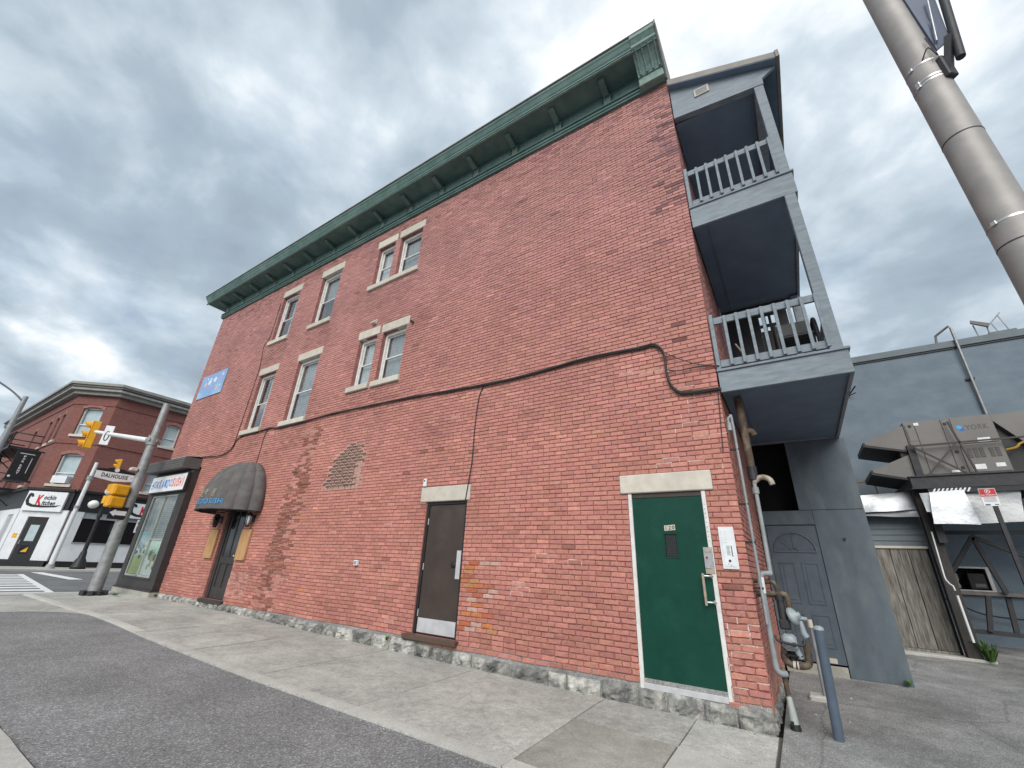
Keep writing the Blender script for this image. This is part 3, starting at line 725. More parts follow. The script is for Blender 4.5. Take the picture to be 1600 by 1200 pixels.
while x > -15.65:
    w = widths[i] if i < 4 else random.uniform(0.26, 0.62) * (1 if x > -8 else 0.75)
    x1 = x; x0 = max(x - w, -15.66); 
    if x0 < -15.4: x0 = -15.66
    if x1 - x0 > 0.05:
        zt = bottom((x0 + x1) / 2) - 0.006
        if -1.45 < (x0 + x1) / 2 < -0.32: zt = -0.055
        m = stone(x0 + 0.010, x1 - 0.010, min(H(x0, 0), H(x1, 0)) - 0.08, zt + random.uniform(-0.012, 0.006), -0.065 - 0.04 * random.random())
        m.build('foundation_stone', MT['stone'], B, loc=((x0 + x1) / 2, 0, zt))
    x = x0; i += 1
m = MB(); m.box(-15.66, -0.01, 0.0102, 0.03, -0.35, 0.05); m.build('stone_mortar', MT['alley'], B)
for k in range(5):                                 # stones round the corner
    m = stone(-0.6 * (k + 1) + 0.006, -0.6 * k - 0.006, -0.28, -0.045, -0.05)
    m.v = [(-y - 0.02, -x_, z) for x_, y, z in m.v]
    m.build('foundation_stone', MT['stone'], B)

# lintels, sills, windows
def block(name, x0, x1, y0, y1, z0, z1, mt, b=0.012):
    m = MB(); m.box(x0, x1, y0, y1, z0, z1, b)
    m.v = [(a + 0.004 * noise.noise(Vector((a * 7, c * 9, 2))), bb, c + 0.004 * noise.noise(Vector((a * 5, c * 7, 8)))) for a, bb, c in m.v]
    return m.build(name, mt, B, loc=((x0 + x1) / 2, y0, z0))
for w in WIN:
    x0, x1, z0, z1, ln, sl_, st = w
    block('lintel', x0 - 0.07, x1 + 0.08, -0.016, RV, ln[0], ln[1], MT['limestone'])
    if sl_: block('sill', x0 - 0.09, x1 + 0.05, -0.062, RV, sl_[0], sl_[1], MT['limestone'])
block('sill', -8.62, -7.68, -0.062, RV, 8.30, 8.45, MT['limestone']); block('sill', -7.672, -6.62, -0.062, RV, 8.31, 8.455, MT['limestone'])
block('lintel', -5.45, -4.25, -0.018, RV, 2.272, 2.55, MT['limestone']); block('lintel', -1.49, -0.26, -0.02, RV, 2.242, 2.50, MT['limestone'])
def window(x0, x1, z0, z1, style):
    y = RV - 0.05; m = MB(); fw = 0.055; narrow = (x1 - x0) < 0.8
    m.box(x0 + .003, x0 + fw, y - 0.015, y + 0.08, z0 + .003, z1 - .003, 0.006); m.box(x1 - fw, x1 - .003, y - 0.015, y + 0.08, z0 + .003, z1 - .003, 0.006)
    m.box(x0 + fw, x1 - fw, y - 0.015, y + 0.08, z1 - fw - 0.03, z1 - .003, 0.006); m.box(x0 + fw, x1 - fw, y - 0.02, y + 0.08, z0 + .003, z0 + fw, 0.006)
    w = m.build('window', MT['white'], B)
    zm = z0 + (z1 - z0) * (0.47 if not narrow else 0.46)
    a, b = x0 + fw + .001, x1 - fw - .001
    for nm, c, d, yy in (('sash', z0 + fw + .001, zm + 0.02, y + 0.015), ('sash', zm - 0.02, z1 - fw - 0.031, y + 0.042)):
        s = MB(); sw_ = 0.035
        s.box(a, a + sw_, yy, yy + 0.024, c, d, 0.004); s.box(b - sw_, b, yy, yy + 0.024, c, d, 0.004)
        s.box(a + sw_, b - sw_, yy, yy + 0.024, d - sw_, d, 0.004); s.box(a + sw_, b - sw_, yy, yy + 0.024, c, c + sw_, 0.004)
        s.build('sash', MT['white'], w)
        p = MB(); p.box(a + sw_ - .002, b - sw_ + .002, yy + 0.009, yy + 0.013, c + sw_ - .002, d - sw_ + .002)
        p.build('pane', MT['glass'], w)
    c = MB(); n = 24; yy = y + 0.12
    zlo = z0 + 0.02
    if style == 'half': xa, xb, mt = x0 + (x1 - x0) * 0.42, x1 - 0.02, MT['curtain']
    elif style == 'dark': xa, xb, mt = x0 + 0.02, x1 - 0.02, MT['curtain_dim']; zlo = zm + 0.05
    elif style in ('light', 'blind'): xa, xb, mt = x0 + 0.02, x1 - 0.02, MT['curtain']
    else: xa, xb, mt = x0 + 0.03, x1 - 0.03, MT['curtain_dim']
    amp = 0.012 if style != 'blind' else 0.0
    top = [(xa + (xb - xa) * i / n, yy + amp * math.sin(i * 1.9) + amp * 0.6 * random.random(), z1 - 0.03) for i in range(n + 1)]
    c.add(top + [(q[0], q[1], zlo) for q in top], [(i, n + 1 + i, n + 2 + i, i + 1) for i in range(n)], 0, True)
    c.build('curtain', mt, w)
for w in WIN: window(*w[:4], w[6])

# doors
def doorset():
    # green door with white frame
    m = MB(); x0, x1, z0, z1 = -1.388, -0.362, -0.018, 2.238
    m.box(x0, x0 + 0.052, 0.004, 0.15, z0 - 0.045, z1, 0.006); m.box(x1 - 0.052, x1, 0.004, 0.15, z0 - 0.045, z1, 0.006)
    m.box(x0 + 0.052, x1 - 0.052, 0.02, 0.15, z1 - 0.062, z1, 0.004, 1); m.box(x0 + 0.052, x1 - 0.052, 0.0, 0.15, z0 - 0.04, z0 + 0.022, 0.004, 2)
    m.build('door_frame', [MT['white'], MT['brown_door'], MT['kick']], B)
    d = MB(); a, b = x0 + 0.057, x1 - 0.057; wx0, wx1, wz0, wz1 = -0.935, -0.785, 1.42, 1.70
    zb, zt = z0 + 0.03, z1 - 0.066; Y0, Y1 = 0.024, 0.068
    for q in ((a, wx0, zb, zt), (wx1, b, zb, zt), (wx0, wx1, zb, wz0), (wx0, wx1, wz1, zt)): d.box(q[0], q[1], Y0, Y1, q[2], q[3])
    for q in ((wx0 - .018, wx1 + .018, wz0 - .018, wz0 - .001), (wx0 - .018, wx1 + .018, wz1 + .001, wz1 + .018), (wx0 - .018, wx0 - .001, wz0, wz1), (wx1 + .001, wx1 + .018, wz0, wz1)): d.box(q[0], q[1], Y0 - 0.006, Y0 + 0.002, q[2], q[3], 0.002)
    D = d.build('door', MT['green_door'], B, label='green steel door with a narrow glazed slot')
    p = MB(); p.box(wx0, wx1, Y0 + 0.015, Y0 + 0.02, wz0, wz1); p.build('pane', MT['darkglass'], D)
    p = MB()
    for k in range(1, 6): p.box(wx0 + k * .025 - .0006, wx0 + k * .025 + .0006, Y0 + .012, Y0 + .0145, wz0, wz1)
    for k in range(1, 11): p.box(wx0, wx1, Y0 + .0125, Y0 + .014, wz0 + k * .025 - .0006, wz0 + k * .025 + .0006)
    p.build('wire_mesh', MT['hvacdark'], D)
    for k, ch in enumerate('120'):
        p = MB(); cx = -0.905 + k * 0.047; cz = 1.775 + k * 0.0045
        p.box(cx - .0225, cx + .0225, Y0 - .004, Y0 - .0005, cz - .034, cz + .034, 0.001)
        put_text(p, ch, (cx, Y0 - .0048, cz), (1, 0, 0), (0, 0, 1), 0.048, bold=0.02, mi=1)
        p.build('number_plate', [MT['limestone'], MT['letterblack']], D)
    p = MB(); p.box(-0.478, -0.372, Y0 - 0.024, Y0 - 0.0005, 1.30, 1.545, 0.003, 0); p.box(-0.478, -0.372, Y0 - 0.022, Y0 - 0.0005, 1.238, 1.298, 0.003, 1)
    p.box(-0.47, -0.385, Y0 - 0.030, Y0 - 0.0245, 1.488, 1.512, 0.002, 1)
    p.tube([(-0.443, Y0 - 0.024, 1.425), (-0.443, Y0 - 0.031, 1.425)], 0.018, 14, 1); p.tube([(-0.443, Y0 - 0.0312, 1.425), (-0.443, Y0 - 0.033, 1.425)], 0.011, 12, 2)
    p.build('lock_plate', [MT['chrome'], MT['brass'], MT['black']], D)
    p = MB()
    for z in (1.215, 0.93):
        p.tube([(-0.405, Y0 - 0.0005, z), (-0.405, Y0 - 0.012, z)], 0.030, 14, 0); p.tube([(-0.405, Y0 - 0.01, z), (-0.425, Y0 - 0.05, z), (-0.47, Y0 - 0.062, z), (-0.51, Y0 - 0.062, z)], 0.012, 10, 0)
    p.box(-0.525, -0.495, Y0 - 0.078, Y0 - 0.048, 0.89, 1.245, 0.006, 1); p.build('handle', [MT['chrome'], MT['brass']], D)
    p = MB()
    for k in range(9): p.tube([(-0.392, 0.0035, 1.62 + k * 0.055), (-0.392, 0.001, 1.62 + k * 0.055)], 0.005, 6)
    p.build('frame_holes', MT['black'], B)
    # brown door
    m = MB(); x0, x1, z0, z1 = -5.278, -4.312, 0.102, 2.268
    m.box(x0, x0 + 0.05, 0.03, 0.15, z0, z1, 0.004); m.box(x1 - 0.05, x1, 0.03, 0.15, z0, z1, 0.004); m.box(x0 + .05, x1 - .05, 0.03, 0.15, z1 - 0.05, z1, 0.004)
    m.build('door_frame', MT['black'], B)
    d = MB(); d.box(x0 + 0.055, x1 - 0.055, 0.05, 0.095, z0 + 0.012, z1 - 0.055, 0.004)
    D = d.build('door', MT['brown_door'], B, label='dark brown steel door with bright kick plate')
    p = MB(); p.box(x0 + 0.065, x1 - 0.06, 0.046, 0.0495, z0 + 0.03, z0 + 0.245, 0.001); p.build('kick_plate', MT['kick'], D)
    p = MB(); p.box(-4.47, -4.375, 0.040, 0.0495, 0.98, 1.43, 0.003); p.build('latch_guard', MT['kick'], D)
    p = MB(); p.lathe([(0.055, 0), (0.05, 0.012), (0.02, 0.014)], 16, M=Matrix.Translation((-4.53, 0.0495, 1.20)) @ Matrix.Rotation(R(90), 4, 'X')); p.build('lock_cover', MT['black'], D)
    for z in (0.42, 1.15, 1.92):
        p = MB(); p.tube([(x0 + 0.053, 0.044, z - 0.055), (x0 + 0.053, 0.044, z + 0.055)], 0.008, 8); p.build('hinge', MT['kick'], D)
    p = MB(); p.box(-5.44, -4.26, -0.075, 0.14, 0.022, 0.098, 0.008); p.build('threshold', mat('brown_step', (0.10, 0.062, 0.045), (0.07, 0.045, 0.035), 6, 0.6, 0.3, 30), B)
    # restaurant door, half hidden by the awning
    m = MB(); x0, x1, z0, z1 = -12.968, -11.862, 0.102, 2.548
    m.box(x0, x0 + 0.12, 0.06, 0.18, z0, z1, 0.006); m.box(x1 - 0.12, x1, 0.06, 0.18, z0, z1, 0.006); m.box(x0 + .12, x1 - .12, 0.06, 0.18, z1 - 0.1, z1, 0.006)
    m.build('door_frame', MT['shopblack'], B)
    d = MB(); a, b = x0 + 0.125, x1 - 0.125
    d.box(a, b, 0.115, 0.15, z0 + .01, z1 - .11); 
    for q in ((a, a + .1, z0 + .01, z1 - .11), (b - .1, b, z0 + .01, z1 - .11), (a + .1, b - .1, z0 + .01, z0 + .28), (a + .1, b - .1, .95, 1.12), (a + .1, b - .1, z1 - .25, z1 - .11), ((a + b) / 2 - .03, (a + b) / 2 + .03, z0 + .28, .95), ((a + b) / 2 - .03, (a + b) / 2 + .03, 1.12, z1 - .25)):
        d.box(q[0], q[1], 0.09, 0.1148, q[2], q[3], 0.005)
    D = d.build('door', MT['shopblack'], B, label='black panelled restaurant door under the dome awning')
    for q in ((a + .1, (a + b) / 2 - .03), ((a + b) / 2 + .03, b - .1)):
        p = MB(); p.box(q[0] + .002, q[1] - .002, 0.104, 0.113, 1.122, z1 - .252); p.build('pane', MT['darkglass'], D)
    p = MB(); p.ball((b - 0.05, 0.05, 1.15), 0.03); p.tube([(b - 0.05, 0.05, 1.15), (b - .05, .09, 1.15)], 0.012); p.build('handle', MT['chrome'], D)
    p = MB(); p.box(-13.08, -11.82, -0.06, 0.15, 0.004, 0.098, 0.008); p.build('threshold', MT['shopblack'], B)
doorset()

# cornice
m = MB(); m.box(XL - 0.06, 0.0, -0.06, 0.1, ZT, ZT + 0.055, 0.006); m.box(XL - 0.085, 0.0, -0.085, 0.1, ZT + 0.0551, ZT + 0.12, 0.01); m.box(XL - 0.05, 0.0, -0.05, 0.1, ZT + 0.1201, ZT + 0.165, 0.006)
m.box(XL - 0.095, 0.0, -0.095, 0.1, ZT + 0.1651, ZT + 0.215, 0.012)
m.box(XL - 0.02, 0.0, -0.02, 0.1, ZT + 0.2351, ZT + 0.62, 0.0)                       # frieze board
CN = m.build('cornice', MT['green'], B)
m = MB(); prof = [(-0.02, 11.06), (-0.55, 11.06), (-0.55, 11.10), (-0.58, 11.12), (-0.58, 11.17), (-0.60, 11.20), (-0.635, 11.29), (-0.66, 11.33), (-0.66, 11.40), (-0.02, 11.40)]
ex = 0.66
def crown(mb, x0, x1, pr, dy=0.0):
    n = len(pr); vs = [(x0 - (-(y) - 0.0 if False else 0), y + dy, z) for y, z in pr] + [(x1, y + dy, z) for y, z in pr]
    mb.add(vs, [(i, (i + 1) % n, n + (i + 1) % n, n + i) for i in range(n)] + [tuple(range(n - 1, -1, -1)), tuple(range(n, 2 * n))])
vs = []; n = len(prof)
for y, z in prof: vs.append((XL + y + 0.0, y, z))
for y, z in prof: vs.append((-0.002, y, z))
for y, z in prof: vs.append((XL + y, DEP * 0.5, z))
m.add(vs, [(i, n + i, n + (i + 1) % n, (i + 1) % n) for i in range(n)] + [(i, (i + 1) % n, 2 * n + (i + 1) % n, 2 * n + i) for i in range(n)] + [tuple(range(n, 2 * n))])
m.build('crown_moulding', MT['green'], CN)
m = MB(); m.box(XL - 0.585, -0.51, -0.592, -0.54, 11.032, 11.0585, 0.006); m.build('drip_moulding', MT['green_pale'], CN)
m = MB(); m.box(XL - 0.70, 0.0, -0.69, 0.0, 11.401, 11.44, 0.006); m.build('metal_cap', MT['flash'], CN)
m = MB(); m.box(-0.02, 0.055, -0.62, 0.3, 10.47, 11.455, 0.0); 
m.v = []; m.f = []; m.m = []; m.s = []
m.prism([(0.001, -0.70, 11.45), (0.001, -0.70, 11.30), (0.001, -0.16, 10.55), (0.001, -0.10, ZT), (0.001, 1.2, ZT), (0.001, 1.2, 11.45)], (0.03, 0, 0)); m.build('end_flashing', MT['flash'], CN)
for k in range(15):                                  # corbels, pilaster strips and sunken panels between them
    x = -1.24 - 1.222 * k
    if x < XL + 0.02: break
    c = MB(); c.prism([(x - .065, -0.10, 11.058), (x - .065, -0.43, 11.058), (x - .065, -0.43, 11.0), (x - .065, -0.36, 10.965), (x - .065, -0.10, 10.90)], (0.13, 0, 0)); c.build('corbel', MT['green'], CN)
    c = MB(); c.box(x - 0.085, x + 0.085, -0.052, -0.0202, ZT + 0.236, 11.0, 0.006); c.build('pilaster_strip', MT['green_pale'], CN)
    x1 = x + 1.222 - 0.12 if k else -0.52
    c = MB(); a, b, z0, z1 = x + 0.12, x1, ZT + 0.27, 10.97
    c.box(a + .03, b - .03, -0.026, -0.0202, z0 + .03, z1 - .03, 0, 1)
    for q in ((a, b, z0, z0 + .03), (a, b, z1 - .03, z1), (a, a + .03, z0 + .03, z1 - .03), (b - .03, b, z0 + .03, z1 - .03)): c.box(q[0], q[1], -0.042, -0.0202, q[2], q[3], 0.004, 0)
    c.build('frieze_panel', [MT['green'], MT['green_pale']], CN)
c = MB(); a, b = -0.50, -0.006                          # big fluted console at the rear corner
pr = [(-0.02, 10.69), (-0.22, 10.69), (-0.25, 10.75), (-0.30, 10.83), (-0.42, 10.98), (-0.56, 11.10), (-0.60, 11.13), (-0.60, 11.20), (-0.66, 11.28), (-0.68, 11.30), (-0.68, 11.399), (-0.02, 11.399)]
c.prism([(a, y, z) for y, z in pr], (b - a, 0, 0))
c.box(a - 0.005, b, -0.20, -0.02, ZT + 0.001, 10.685, 0.012)
for k in range(4):
    xx = a + 0.05 + k * 0.125; q = [(-0.235, 10.71), (-0.265, 10.77), (-0.315, 10.85), (-0.435, 11.0), (-0.575, 11.12)]
    c.tube([(xx + 0.02, y - 0.006, z) for y, z in q], 0.024, 6)
c.build('console', MT['green_pale'], CN)
# ------------------------------------------------------------------ shop front (part of the building)
def shopfront():
    m = MB(); Yf = -0.20
    m.box(-16.20, -15.705, Yf, 0.25, 0.10, 3.66, 0.008)                                   # right pilaster
    m.box(-18.66, -18.33, Yf, 0.25, 0.10, 3.66, 0.008)
    m.box(-18.33, -16.20, Yf, 0.25, 0.10, 0.40, 0.006); m.box(-18.33, -16.20, Yf + .01, 0.25, 2.93, 3.66, 0.006)
    m.box(-18.72, -15.69, Yf - 0.04, 0.25, 0.05, 0.1, 0.006)
    m.box(-18.345, -16.10, Yf - .03, Yf - .001, 0.36, 0.40, 0.004)
    S = m.build('shop_front', MT['shopblack'], B, label='black shop front with tall windows at the street corner')
    m = MB(); m.box(-18.74, -15.685, -0.235, 0.22, -0.22, 0.049, 0.01); m.build('shop_plinth', MT['concrete_old'], B)
    m = MB()
    for q in ((-18.325, -18.26, .405, 2.925), (-17.33, -17.27, .405, 2.925), (-16.25, -16.205, .405, 2.925)): m.box(q[0], q[1], Yf + .03, Yf + .10, q[2], q[3], 0.004)
    m.box(-18.26, -16.25, Yf + .03, Yf + .1, 2.87, 2.925, 0.004); m.box(-18.26, -16.25, Yf + .03, Yf + .1, .405, .46, 0.004); m.box(-17.27, -16.25, Yf + .03, Yf + .1, 1.50, 1.535, 0.003)
    m.build('window_frame', mat('pale_aluminium', (0.36, 0.39, 0.36), (0.28, 0.31, 0.29), 5, 0.5), S)
    for a, b in ((-18.26, -17.33), (-17.27, -16.25)):
        p = MB(); p.box(a, b, Yf + .06, Yf + .066, .46, 2.87); p.build('pane', MT['shopglass'], S)
    bl = MB(); bl.box(-18.26, -16.25, 0.05, 0.06, 1.5, 2.87)
    for k in range(20): bl.box(-18.25, -16.26, 0.03, 0.049, 1.52 + k * .067, 1.565 + k * .067, 0.0, 1)
    bl.build('wooden_blind', [mat('blind_shadow', (0.08, 0.075, 0.06), None, 5, 0.8), mat('bamboo_blind', (0.24, 0.225, 0.17), (0.16, 0.15, 0.115), 4, 0.8, 0, 10, stretch=(1, 1, 8))], S)
    # posters of food printed on paper behind the glass
    po = MB(); po.box(-18.25, -17.335, Yf + .075, Yf + .079, .47, 1.75); random.seed(21)
    cols = [plain('poster_teal', (0.10, 0.30, 0.34)), plain('poster_yellow_green', (0.50, 0.55, 0.22)), plain('poster_navy', (0.04, 0.09, 0.18)), plain('poster_olive', (0.30, 0.30, 0.12)), plain('poster_cream', (0.62, 0.62, 0.45))]
    Y = Yf + .0745
    po.box(-18.245, -17.34, Y - .0004, Y, 1.30, 1.745, 0, 1); po.box(-18.245, -17.34, Y - .0004, Y, .475, 1.02, 0, 2)
    for k in range(16):
        a = random.uniform(-18.2, -17.5); z = random.uniform(.95, 1.42); po.prism([(a + .09 * math.cos(q * .785) * random.uniform(.6, 1.3), Y - .0008, z + .07 * math.sin(q * .785)) for q in range(8)], (0, .0003, 0), random.choice([3, 4, 5]))
    for k in range(5):
        a = random.uniform(-18.15, -17.5); po.box(a, a + .03, Y - .0009, Y - .0005, .58, .7, 0, 4)
    po.build('poster', [MT['signwhite']] + cols, S)
    po = MB(); po.box(-17.265, -16.255, Yf + .075, Yf + .079, .47, 1.49); po.box(-17.26, -16.26, Y - .0004, Y, 1.02, 1.485, 0, 1)
    for k in range(14):
        a = random.uniform(-17.0, -16.4); z = random.uniform(.68, 1.16); s = random.uniform(.05, .1)
        po.prism([(a + s * math.cos(q * .785), Y - .0008 - k * .00001, z + 1.3 * s * math.sin(q * .785)) for q in range(8)], (0, .0003, 0), random.choice([2, 3, 4, 5]))
    po.build('poster', [MT['signwhite'], plain('poster_mint', (0.40, 0.56, 0.44)), plain('poster_brown', (0.22, 0.10, 0.05)), plain('poster_skin', (0.52, 0.34, 0.24)), plain('poster_dark', (0.07, 0.07, 0.05)), plain('poster_green', (0.2, 0.4, 0.2))], S)
    # canopy
    m = MB(); x0, x1 = -18.95, -15.80
    m.box(x0, x1, -0.50, 0.0, 3.70, 4.06, 0.006)
    for k in range(4): m.box(x0 - .01, x1 + .006, -0.512, -0.5005, 3.735 + k * .078, 3.785 + k * .078, 0.004)
    C_ = m.build('shop_canopy', [mat('weathered_dark_fascia', (0.115, 0.108, 0.105), (0.085, 0.08, 0.08), 6, 0.6)], B)
    m = MB(); m.prism([(x1 - 1.1, 0.0, 4.062), (x1 - 1.1, -0.49, 4.062), (x1, -0.49, 4.062), (x1, 0.0, 4.14)], (0, 0, 0.012)); m.build('canopy_flashing', MT['limestone'], C_)
    m = MB(); m.box(-18.7, -15.70, -0.14, 0.0, 3.662, 3.699); m.build('canopy_soffit', MT['black'], C_)
shopfront()
s = thing('shop_sign', 'white lightbox over the shop window lettered in blue and red', 'sign', (-17.08, -0.2, 3.0))
m = MB(); m.box(-18.50, -15.69, -0.305, -0.202, 2.985, 3.58, 0.006); m.build('sign_box', MT['black'], s)
m = MB(); m.box(-18.46, -15.73, -0.312, -0.3055, 3.02, 3.55, 0.002); f_ = m.build('sign_face', MT['signwhite'], s)
m = MB(); xx = -18.33
for k, ch in enumerate('HOKKAIDO'):
    put_text(m, ch, (xx + .08 + .205 * k, -0.3135, 3.27 + 0.02 * (k % 2)), (1, 0, 0.05 * (-1) ** k), (0.03 * (-1) ** k, 0, 1), 0.30 - .03 * (k % 3), 0.155, 0.035, mi=0 if k < 5 else 1)
for k, ch in enumerate('SUSHI'):
    put_text(m, ch, (-16.62 + .185 * k, -0.3135, 3.29 - 0.015 * (k % 2)), (1, 0, -0.04 * (-1) ** k), (0, 0, 1), 0.30 - .03 * (k % 2), 0.14 if ch != 'I' else 0.05, 0.035, mi=2)
m.build('lettering', [MT['signblue'], mat('letter_mid_blue', (0.06, 0.22, 0.58), None, 3, 0.5), MT['signorange']], s)

# ------------------------------------------------------------------ dome awning
aw = thing('dome_awning', 'faded black dome awning with blue and tan lettering over the restaurant door', 'awning', (-12.40, 0, 2.25))
AX, AW_, AD, AH, AZ = -12.40, 1.30, 0.93, 1.30, 2.33
def dome(th, ph, e=0.0):
    """th 0..pi across the front, ph 0..1 rim to apex"""
    G = 9; sc_ = 1 + e
    lobe = 1 - 0.05 * (1 - abs(math.sin(th * G)) ** 0.8) 
    a = ph * math.pi / 2; r = (math.cos(a) ** 0.82) if a < math.pi / 2 - 1e-6 else 0.0
    return Vector((AX + AW_ * r * lobe * math.cos(th) * sc_, -0.012 - AD * r * lobe * math.sin(th) * sc_, AZ + AH * math.sin(a) ** 1.05 * sc_))
m = MB(); nt_, np_ = 117, 16
vs = [dome(math.pi * i / nt_, j / np_) for i in range(nt_ + 1) for j in range(np_ + 1)]
m.add(vs, [(i * (np_ + 1) + j, i * (np_ + 1) + j + 1, (i + 1) * (np_ + 1) + j + 1, (i + 1) * (np_ + 1) + j) for i in range(nt_) for j in range(np_)], 0, True)
m.build('canopy_cloth', MT['awning'], aw)
m = MB(); vs = []
for i in range(nt_ + 1):
    p = dome(math.pi * i / nt_, 0); vs += [p, Vector((p.x, p.y, p.z - 0.085))]
m.add(vs, [(2 * i, 2 * i + 2, 2 * i + 3, 2 * i + 1) for i in range(nt_)], 0, True)
m.build('valance', MT['awning'], aw)
m = MB(); m.tube([dome(math.pi * i / 24, 0) * 1.0 + Vector((0, 0, -0.085)) for i in range(25)], 0.014, 6)
m.tube([dome(0, j / 12) for j in range(13)] + [dome(math.pi, j / 12) for j in range(11, -1, -1)], 0.014, 6)
for th in (0.6, 1.57, 2.5): m.bar(dome(th, 0) + Vector((0, 0, -.08)), (AX + 0.9 * math.cos(th), -0.01, 2.27), 0.02, 0.02)
m.build('awning_frame', MT['darkiron'], aw)
def wrap_text(body, z, h, width, mt, bold=0.03, gap=0.012, th0=None):
    vs, fs = text_geo(body, 1.0, bold)
    x0 = min(v[0] for v in vs); x1 = max(v[0] for v in vs); y0 = min(v[1] for v in vs); y1 = max(v[1] for v in vs)
    mb = MB(); pts = []
    for u, v in vs:
        s_ = ((u - x0) / (x1 - x0) - 0.5) * width          # arc length along the rim (ellipse, small steps)
        th = math.pi / 2 if th0 is None else th0; n = 24; ds = s_ / n
        for _ in range(n): th += ds / math.hypot(AW_ * math.sin(th), AD * math.cos(th))
        zz = z + (v - y0) / (y1 - y0) * h; ph = max(0.0, math.asin(min(1, max(0.0, (zz - AZ) / AH)))) / (math.pi / 2)
        p = dome(math.pi - th, ph, 0.012); p.z = zz; pts.append(p)
    mb.add(pts, fs); return mb.build('lettering', mt, aw)
wrap_text('HOKKAIDO SUSHI', 2.37, 0.13, 1.50, MT['letterblue'], 0.012)
wrap_text('\u5317 \u6d77 \u9053', 2.56, 0.21, 0.86, MT['lettertan'], 0.005)
for x, nm in ((-13.34, 'left'), (-11.58, 'right')):
    b_ = thing('plywood_board', 'bare plywood board on the wall to the %s of the restaurant door' % nm, 'board', (x, 0, 1.06), group='plywood boards beside the restaurant door')
    m = MB(); m.box(x - .20, x + .26, -0.055, -0.008, 1.06, 1.80, 0.003); m.build('board', MT['plywood'], b_)
    m = MB()
    for dx in (-.15, .21):
        for z in (1.1, 1.76): m.tube([(x + dx, -0.0555, z), (x + dx, -0.059, z)], 0.010, 8)
    m.build('screw', MT['darkiron'], b_)
    l_ = thing('wall_lantern', 'black wall lantern under the awning, %s of the restaurant door' % nm, 'lantern', (x + .1, 0, 1.9), group='lanterns beside the restaurant door')
    m = MB(); cx = x + 0.16
    m.box(cx - .05, cx + .05, -0.03, -0.006, 1.98, 2.16, 0.005); m.bar((cx, -0.02, 2.12), (cx, -0.14, 2.14), .02, .02)
    m.lathe([(0.03, 2.22), (0.10, 2.14)], 8, (cx, -0.14, 0)); m.lathe([(0.03, 1.88), (0.05, 1.9), (0.045, 1.86)], 8, (cx, -0.14, 0))
    for q in range(6): m.bar((cx + .085 * math.cos(q * 1.047), -0.14 + .085 * math.sin(q * 1.047), 2.14), (cx + .05 * math.cos(q * 1.047), -0.14 + .05 * math.sin(q * 1.047), 1.9), .012, .012)
    m.build('lantern_body', MT['black'], l_)
    m = MB(); m.lathe([(0.045, 1.91), (0.075, 2.13)], 8, (cx, -0.14, 0)); m.build('lantern_glass', MT['darkglass'] if nm == 'left' else MT['pvcwhite'], l_)
# blue banner high on the wall
bn = thing('wall_banner', 'blue printed banner high on the brick wall near the street corner', 'banner', (-17.2, 0, 6.6))
m = MB(); m.box(-18.22, -16.25, -0.03, -0.006, 6.60, 7.58, 0.003); m.build('banner_panel', mat('banner_print', (0.16, 0.38, 0.60), (0.24, 0.30, 0.55), 2.2, 0.5, c3=(0.36, 0.56, 0.68), s3=1.3, a3=0.8), bn)
m = MB(); random.seed(5)
for k in range(20):
    cx = random.uniform(-17.95, -16.5); cz = random.uniform(6.85, 7.4); s_ = random.uniform(.05, .13); ro = random.random() * 6
    m.prism([(cx + s_ * math.cos(ro + q * .9) * random.uniform(.6, 1.4), -0.0306 - k * .00005, cz + s_ * math.sin(ro + q * .9)) for q in range(7)], (0, -0.0004, 0), random.choice([0, 0, 1, 2]))
m.build('banner_graphics', [plain('print_white', (0.62, 0.68, 0.74)), plain('print_violet', (0.34, 0.34, 0.62)), plain('print_sand', (0.55, 0.45, 0.36))], bn)
random.seed(11)

# ------------------------------------------------------------------ cables, small fittings on the wall
def spline(P, n=6):
    P = [Vector(p) for p in P]; out = []
    for i in range(len(P) - 1):
        a, b, c, d = P[max(i - 1, 0)], P[i], P[i + 1], P[min(i + 2, len(P) - 1)]
        for k in range(n):
            t = k / n; out.append(0.5 * ((2 * b) + (c - a) * t + (2 * a - 5 * b + 4 * c - d) * t * t + (3 * b - a - 3 * c + d) * t ** 3))
    out.append(P[-1]); return out
CB = [(-15.78, 4.14), (-14.57, 4.07), (-13.95, 4.20), (-13.78, 4.46), (-13.5, 4.57), (-12.61, 4.60), (-11.9, 4.63), (-11.36, 4.57), (-10.3, 4.585), (-8.99, 4.62), (-7.49, 4.60), (-6.21, 4.57), (-5.07, 4.51), (-4.07, 4.47), (-3.47, 4.46), (-2.64, 4.49), (-1.9, 4.53), (-1.03, 4.50), (-0.82, 4.505), (-0.70, 4.40), (-0.655, 4.24), (-0.66, 3.98), (-0.61, 3.76), (-0.50, 3.63), (-0.35, 3.605), (-0.19, 3.60), (-0.01, 3.595), (0.03, 3.58)]
cb = thing('cable_bundle', 'thick black cable bundle strung across the brick wall from shop to balcony', 'cable', (-5, 0, 4.5))
m = MB()
for q in range(5):
    off = random.random() * 9; P = []
    for i, (x, z) in enumerate(CB):
        if q > 1 and x < -13.3: continue
        sp = 0.015 if x > -10.5 else 0.008
        P.append((x, -0.034 - 0.010 * math.cos(q * 1.3 + x * 1.7), z + sp * math.sin(q * 1.256 + x * 1.9 + off * .2) + 0.006 * noise.noise(Vector((x * 2.1, q * 3.1, 0)))))
    m.tube(spline(P, 5), 0.0145, 6)
m.build('cable', MT['cable'], cb)
m = MB()
for x, z in CB[4:-2:1]: m.box(x - .008, x + .008, -0.05, 0.0, z - .022, z + .022)
m.build('cable_clip', MT['black'], cb)
